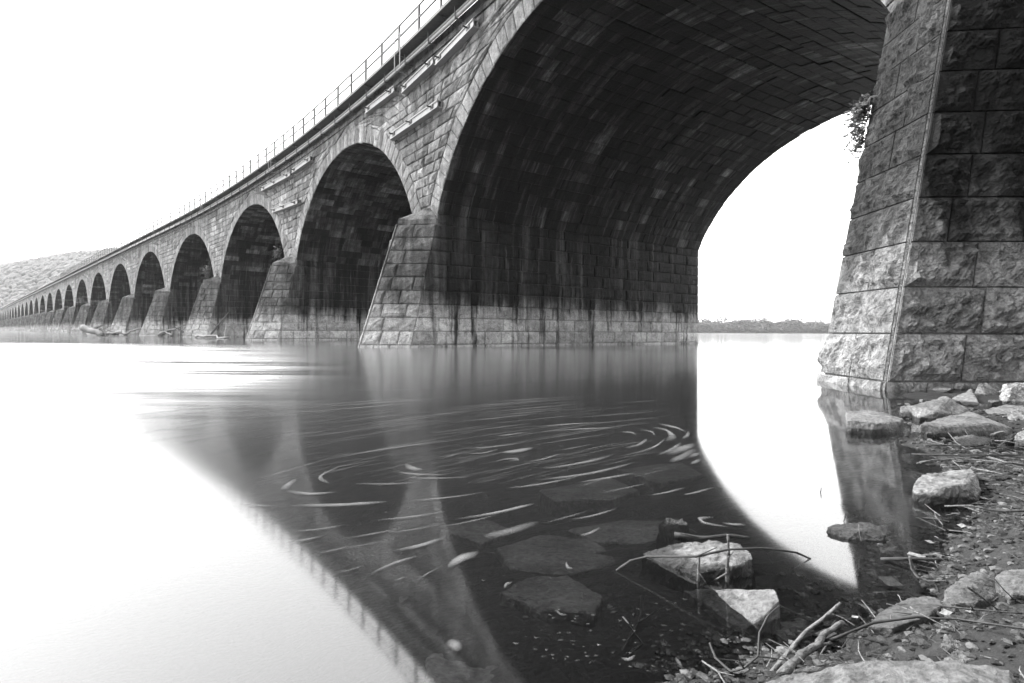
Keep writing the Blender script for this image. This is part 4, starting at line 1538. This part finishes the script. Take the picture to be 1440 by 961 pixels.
# ------------------------------------------------------------------ far shore and hill
def tree_mesh(seed, h):
    rg_ = random.Random(seed)
    crown = MB()
    w = h * rg_.uniform(.32, .46)
    lobes = [(V((rg_.uniform(-.6, .6) * w, rg_.uniform(-.6, .6) * w, h * rg_.uniform(.16, .78))), w * rg_.uniform(.35, .62)) for _ in range(9)]
    for i in range(800):
        c, r_ = rg_.choice(lobes)
        d = V((rg_.gauss(0, 1), rg_.gauss(0, 1), rg_.gauss(0, 1))).normalized()
        p = c + d * r_ * rg_.uniform(.75, 1.1)
        if p.z < .0:
            continue
        a = h * rg_.uniform(.03, .06)
        e = V((rg_.uniform(-1, 1), rg_.uniform(-1, 1), rg_.uniform(-1, 1))).normalized()
        f = e.cross(d).normalized()
        crown.add([p - e * a, p + f * a, p + e * a, p - f * a], [(0, 1, 2, 3)], rg_.uniform(.6, 1.4))
    trunk = MB()
    trunk.tube([V((0, 0, -.6)), V((.02 * h, 0, h * .3)), V((0, .03 * h, h * .7))], [h * .025, h * .02, h * .008], 6)
    for k in range(4):
        a = k * 1.6 + rg_.random()
        trunk.tube([V((0, 0, h * .3)), V((math.cos(a) * w * .6, math.sin(a) * w * .6, h * (.5 + .06 * k)))], [h * .012, h * .004], 4)
    return crown.mesh('crown', (0, 0, 0)), trunk.mesh('trunk', (0, 0, 0))


TREES = [tree_mesh(i, 17 + (i % 3) * 2.2) for i in range(6)]
for c_, t_ in TREES:
    c_.materials.append(M['fartree'])
    t_.materials.append(M['darkbark'])
# trees added unseen behind the viewpoint, to block sky light from the shore
def unseen_tree_mesh(seed, h):
    rg_ = random.Random(seed)
    crown, trunk = MB(), MB()
    lobes = [(V((rg_.uniform(-.3, .3) * h, rg_.uniform(-.3, .3) * h, h * rg_.uniform(.3, .85))), h * rg_.uniform(.13, .2)) for _ in range(12)]
    for i in range(1500):
        c, r_ = rg_.choice(lobes)
        d = V((rg_.gauss(0, 1), rg_.gauss(0, 1), rg_.gauss(0, 1))).normalized()
        p = c + d * r_ * rg_.uniform(.5, 1.1)
        a = rg_.uniform(.16, .34)
        e = V((rg_.uniform(-1, 1), rg_.uniform(-1, 1), rg_.uniform(-1, 1))).normalized()
        f = e.cross(d).normalized()
        crown.add([p - e * a, p + f * a * .6, p + e * a, p - f * a * .6], [(0, 1, 2, 3)], rg_.uniform(.6, 1.4))
    trunk.tube([V((0, 0, -.5)), V((.03 * h, 0, h * .35)), V((0, .03 * h, h * .8))], [h * .022, h * .017, h * .006], 8)
    for c, r_ in lobes:
        trunk.tube([V((.01 * h, .005 * h, c.z * .6)), c], [h * .008, h * .003], 5)
    return crown.mesh('crown', (0, 0, 0)), trunk.mesh('trunk', (0, 0, 0))


UNSEEN_TREES = [unseen_tree_mesh(70 + i, 11 + i) for i in range(3)]
for c_, t_ in UNSEEN_TREES:
    c_.materials.append(M['leaf'])
    t_.materials.append(M['darkbark'])
rg = random.Random(14)
for i, (x, y) in enumerate([(-22, -24), (-17, -19), (-12, -14.5), (-8, -11), (-4, -8.5), (0, -6.5), (4, -7), (8, -6), (12, -7.5), (-14, -22), (-7, -18), (0, -14), (6, -13), (12, -15)]):
    root = empty('unseen_shade_tree', (x + rg.uniform(-1, 1), y + rg.uniform(-1, 1), bed_z(x, y)))
    root.rotation_euler = (0, 0, rg.uniform(0, 6.28))
    tag(root, 'unseen broadleaf tree added behind the viewpoint to shade the shore and pier', 'tree', 'unseen trees added behind the viewpoint')
    for nm, mesh_ in (('crown', UNSEEN_TREES[i % 3][0]), ('trunk', UNSEEN_TREES[i % 3][1])):
        ob = bpy.data.objects.new(nm, mesh_)
        C.objects.link(ob)
        ob.parent = root

bank = MB()
bk = []
rg = random.Random(3)
NX = 40
for i in range(NX + 1):
    x = 160 + 560 * i / NX
    row = [(x, 985 + rg.uniform(-6, 6), -1.2), (x, 996 + rg.uniform(-3, 3), .9 + rg.uniform(-.3, .3)), (x, 1030, 2.0), (x, 1200, 3.0)]
    bk.append([V(p) for p in row])
bank.add([p for r in bk for p in r], [(i * 4 + j, (i + 1) * 4 + j, (i + 1) * 4 + j + 1, i * 4 + j + 1) for i in range(NX) for j in range(3)])
o = bank.build('far_bank', M['hill'], None)
tag(o, 'low far river bank under the pale tree line', kind='structure')
tn = 0
for row, (y0, dens) in enumerate(((1003, 9.5), (1016, 10.5), (1034, 12.0))):
    x = 290.0
    while x < 640:
        k = rg.randrange(6)
        root = empty('far_tree', (x, y0 + rg.uniform(-3, 3), 1.0 + row * .4))
        sc = rg.uniform(.75, 1.12) * (1 + .1 * row)
        root.scale = (sc * 1.7, sc * 1.7, sc)
        root.rotation_euler = (0, 0, rg.uniform(0, 6.28))
        tag(root, ('leafy tree at the water edge of the hazy far bank', 'leafy tree in the middle row on the hazy far bank', 'leafy tree in the rear row on the hazy far bank')[row], 'tree', 'trees on the far bank')
        for nm, mesh_ in (('crown', TREES[k][0]), ('trunk', TREES[k][1])):
            ob = bpy.data.objects.new(nm, mesh_)
            C.objects.link(ob)
            ob.parent = root
        x += dens * rg.uniform(.7, 1.3)
        tn += 1

# wooded ridge beyond the far end of the bridge
def ridge_h(x, y):
    """ridge running across the view far behind the bridge's far end"""
    crest = 72 + 57 * smooth01(np.array((x + 1000) / 420.0)).item() - 30 * smooth01(np.array((x + 500) / 500.0)).item()
    t = (y - 590) / 330
    prof = smooth01(np.array(t)).item() if t < 1 else 1 - .5 * smooth01(np.array((t - 1) / 2)).item()
    return max(crest * prof * (1 + .06 * noise.noise(V((x * .008, y * .008, 0)))) + 6 * noise.noise(V((x * .016, y * .016, 5))) * prof - 1.5 * (1 - min(1, max(0, t * 8))), -1.5)


hill = MB()
xs = np.linspace(-1700, 150, 90)
ys = np.linspace(575, 1300, 40)
hv = [V((x, y, ridge_h(x, y))) for y in ys for x in xs]
hill.add(hv, [(j * 90 + i, j * 90 + i + 1, (j + 1) * 90 + i + 1, (j + 1) * 90 + i) for j in range(39) for i in range(89)])
o = hill.build('hill', M['hill'], None, smooth=True)
tag(o, 'hazy wooded ridge beyond the far end of the bridge', kind='structure')
wood = MB()
rg = random.Random(8)
for i in range(15000):
    x, y = rg.uniform(-1150, -440), rg.uniform(585, 960)
    z = ridge_h(x, y)
    if z < 1:
        continue
    r_ = rg.uniform(2.6, 4.8)
    t = rg.uniform(.9, 1.12)
    vs = [V((x, y, z + r_ * .5)) + V((v.x * r_ * rg.uniform(.8, 1.2), v.y * r_ * rg.uniform(.8, 1.2), v.z * r_ * rg.uniform(.8, 1.25))) for v in icov]
    wood.add(vs, icof, t)
o = wood.build('far_wood', M['fartree'], None, smooth=True)
tag(o, 'dense far-off wood covering the hazy ridge', 'forest', kind='stuff')

# ------------------------------------------------------------------ haze over the river
hz = MB()
hz.box(V((-200, 700, 88)), V((1800, 0, 0)), V((0, 900, 0)), V((0, 0, 94)))
hz = hz.build('haze', None, None)
hm = bpy.data.materials.new('haze')
hm.use_nodes = True
hm.node_tree.nodes.clear()
ho = hm.node_tree.nodes.new('ShaderNodeOutputMaterial')
hp_ = hm.node_tree.nodes.new('ShaderNodeVolumePrincipled')
hp_.inputs['Color'].default_value = (.95, .95, .95, 1)
hp_.inputs['Density'].default_value = .00012
hp_.inputs['Anisotropy'].default_value = .3
hm.node_tree.links.new(hp_.outputs[0], ho.inputs['Volume'])
hz.data.materials.append(hm)
tag(hz, 'thin pale haze hanging over the whole river', 'haze', kind='stuff')
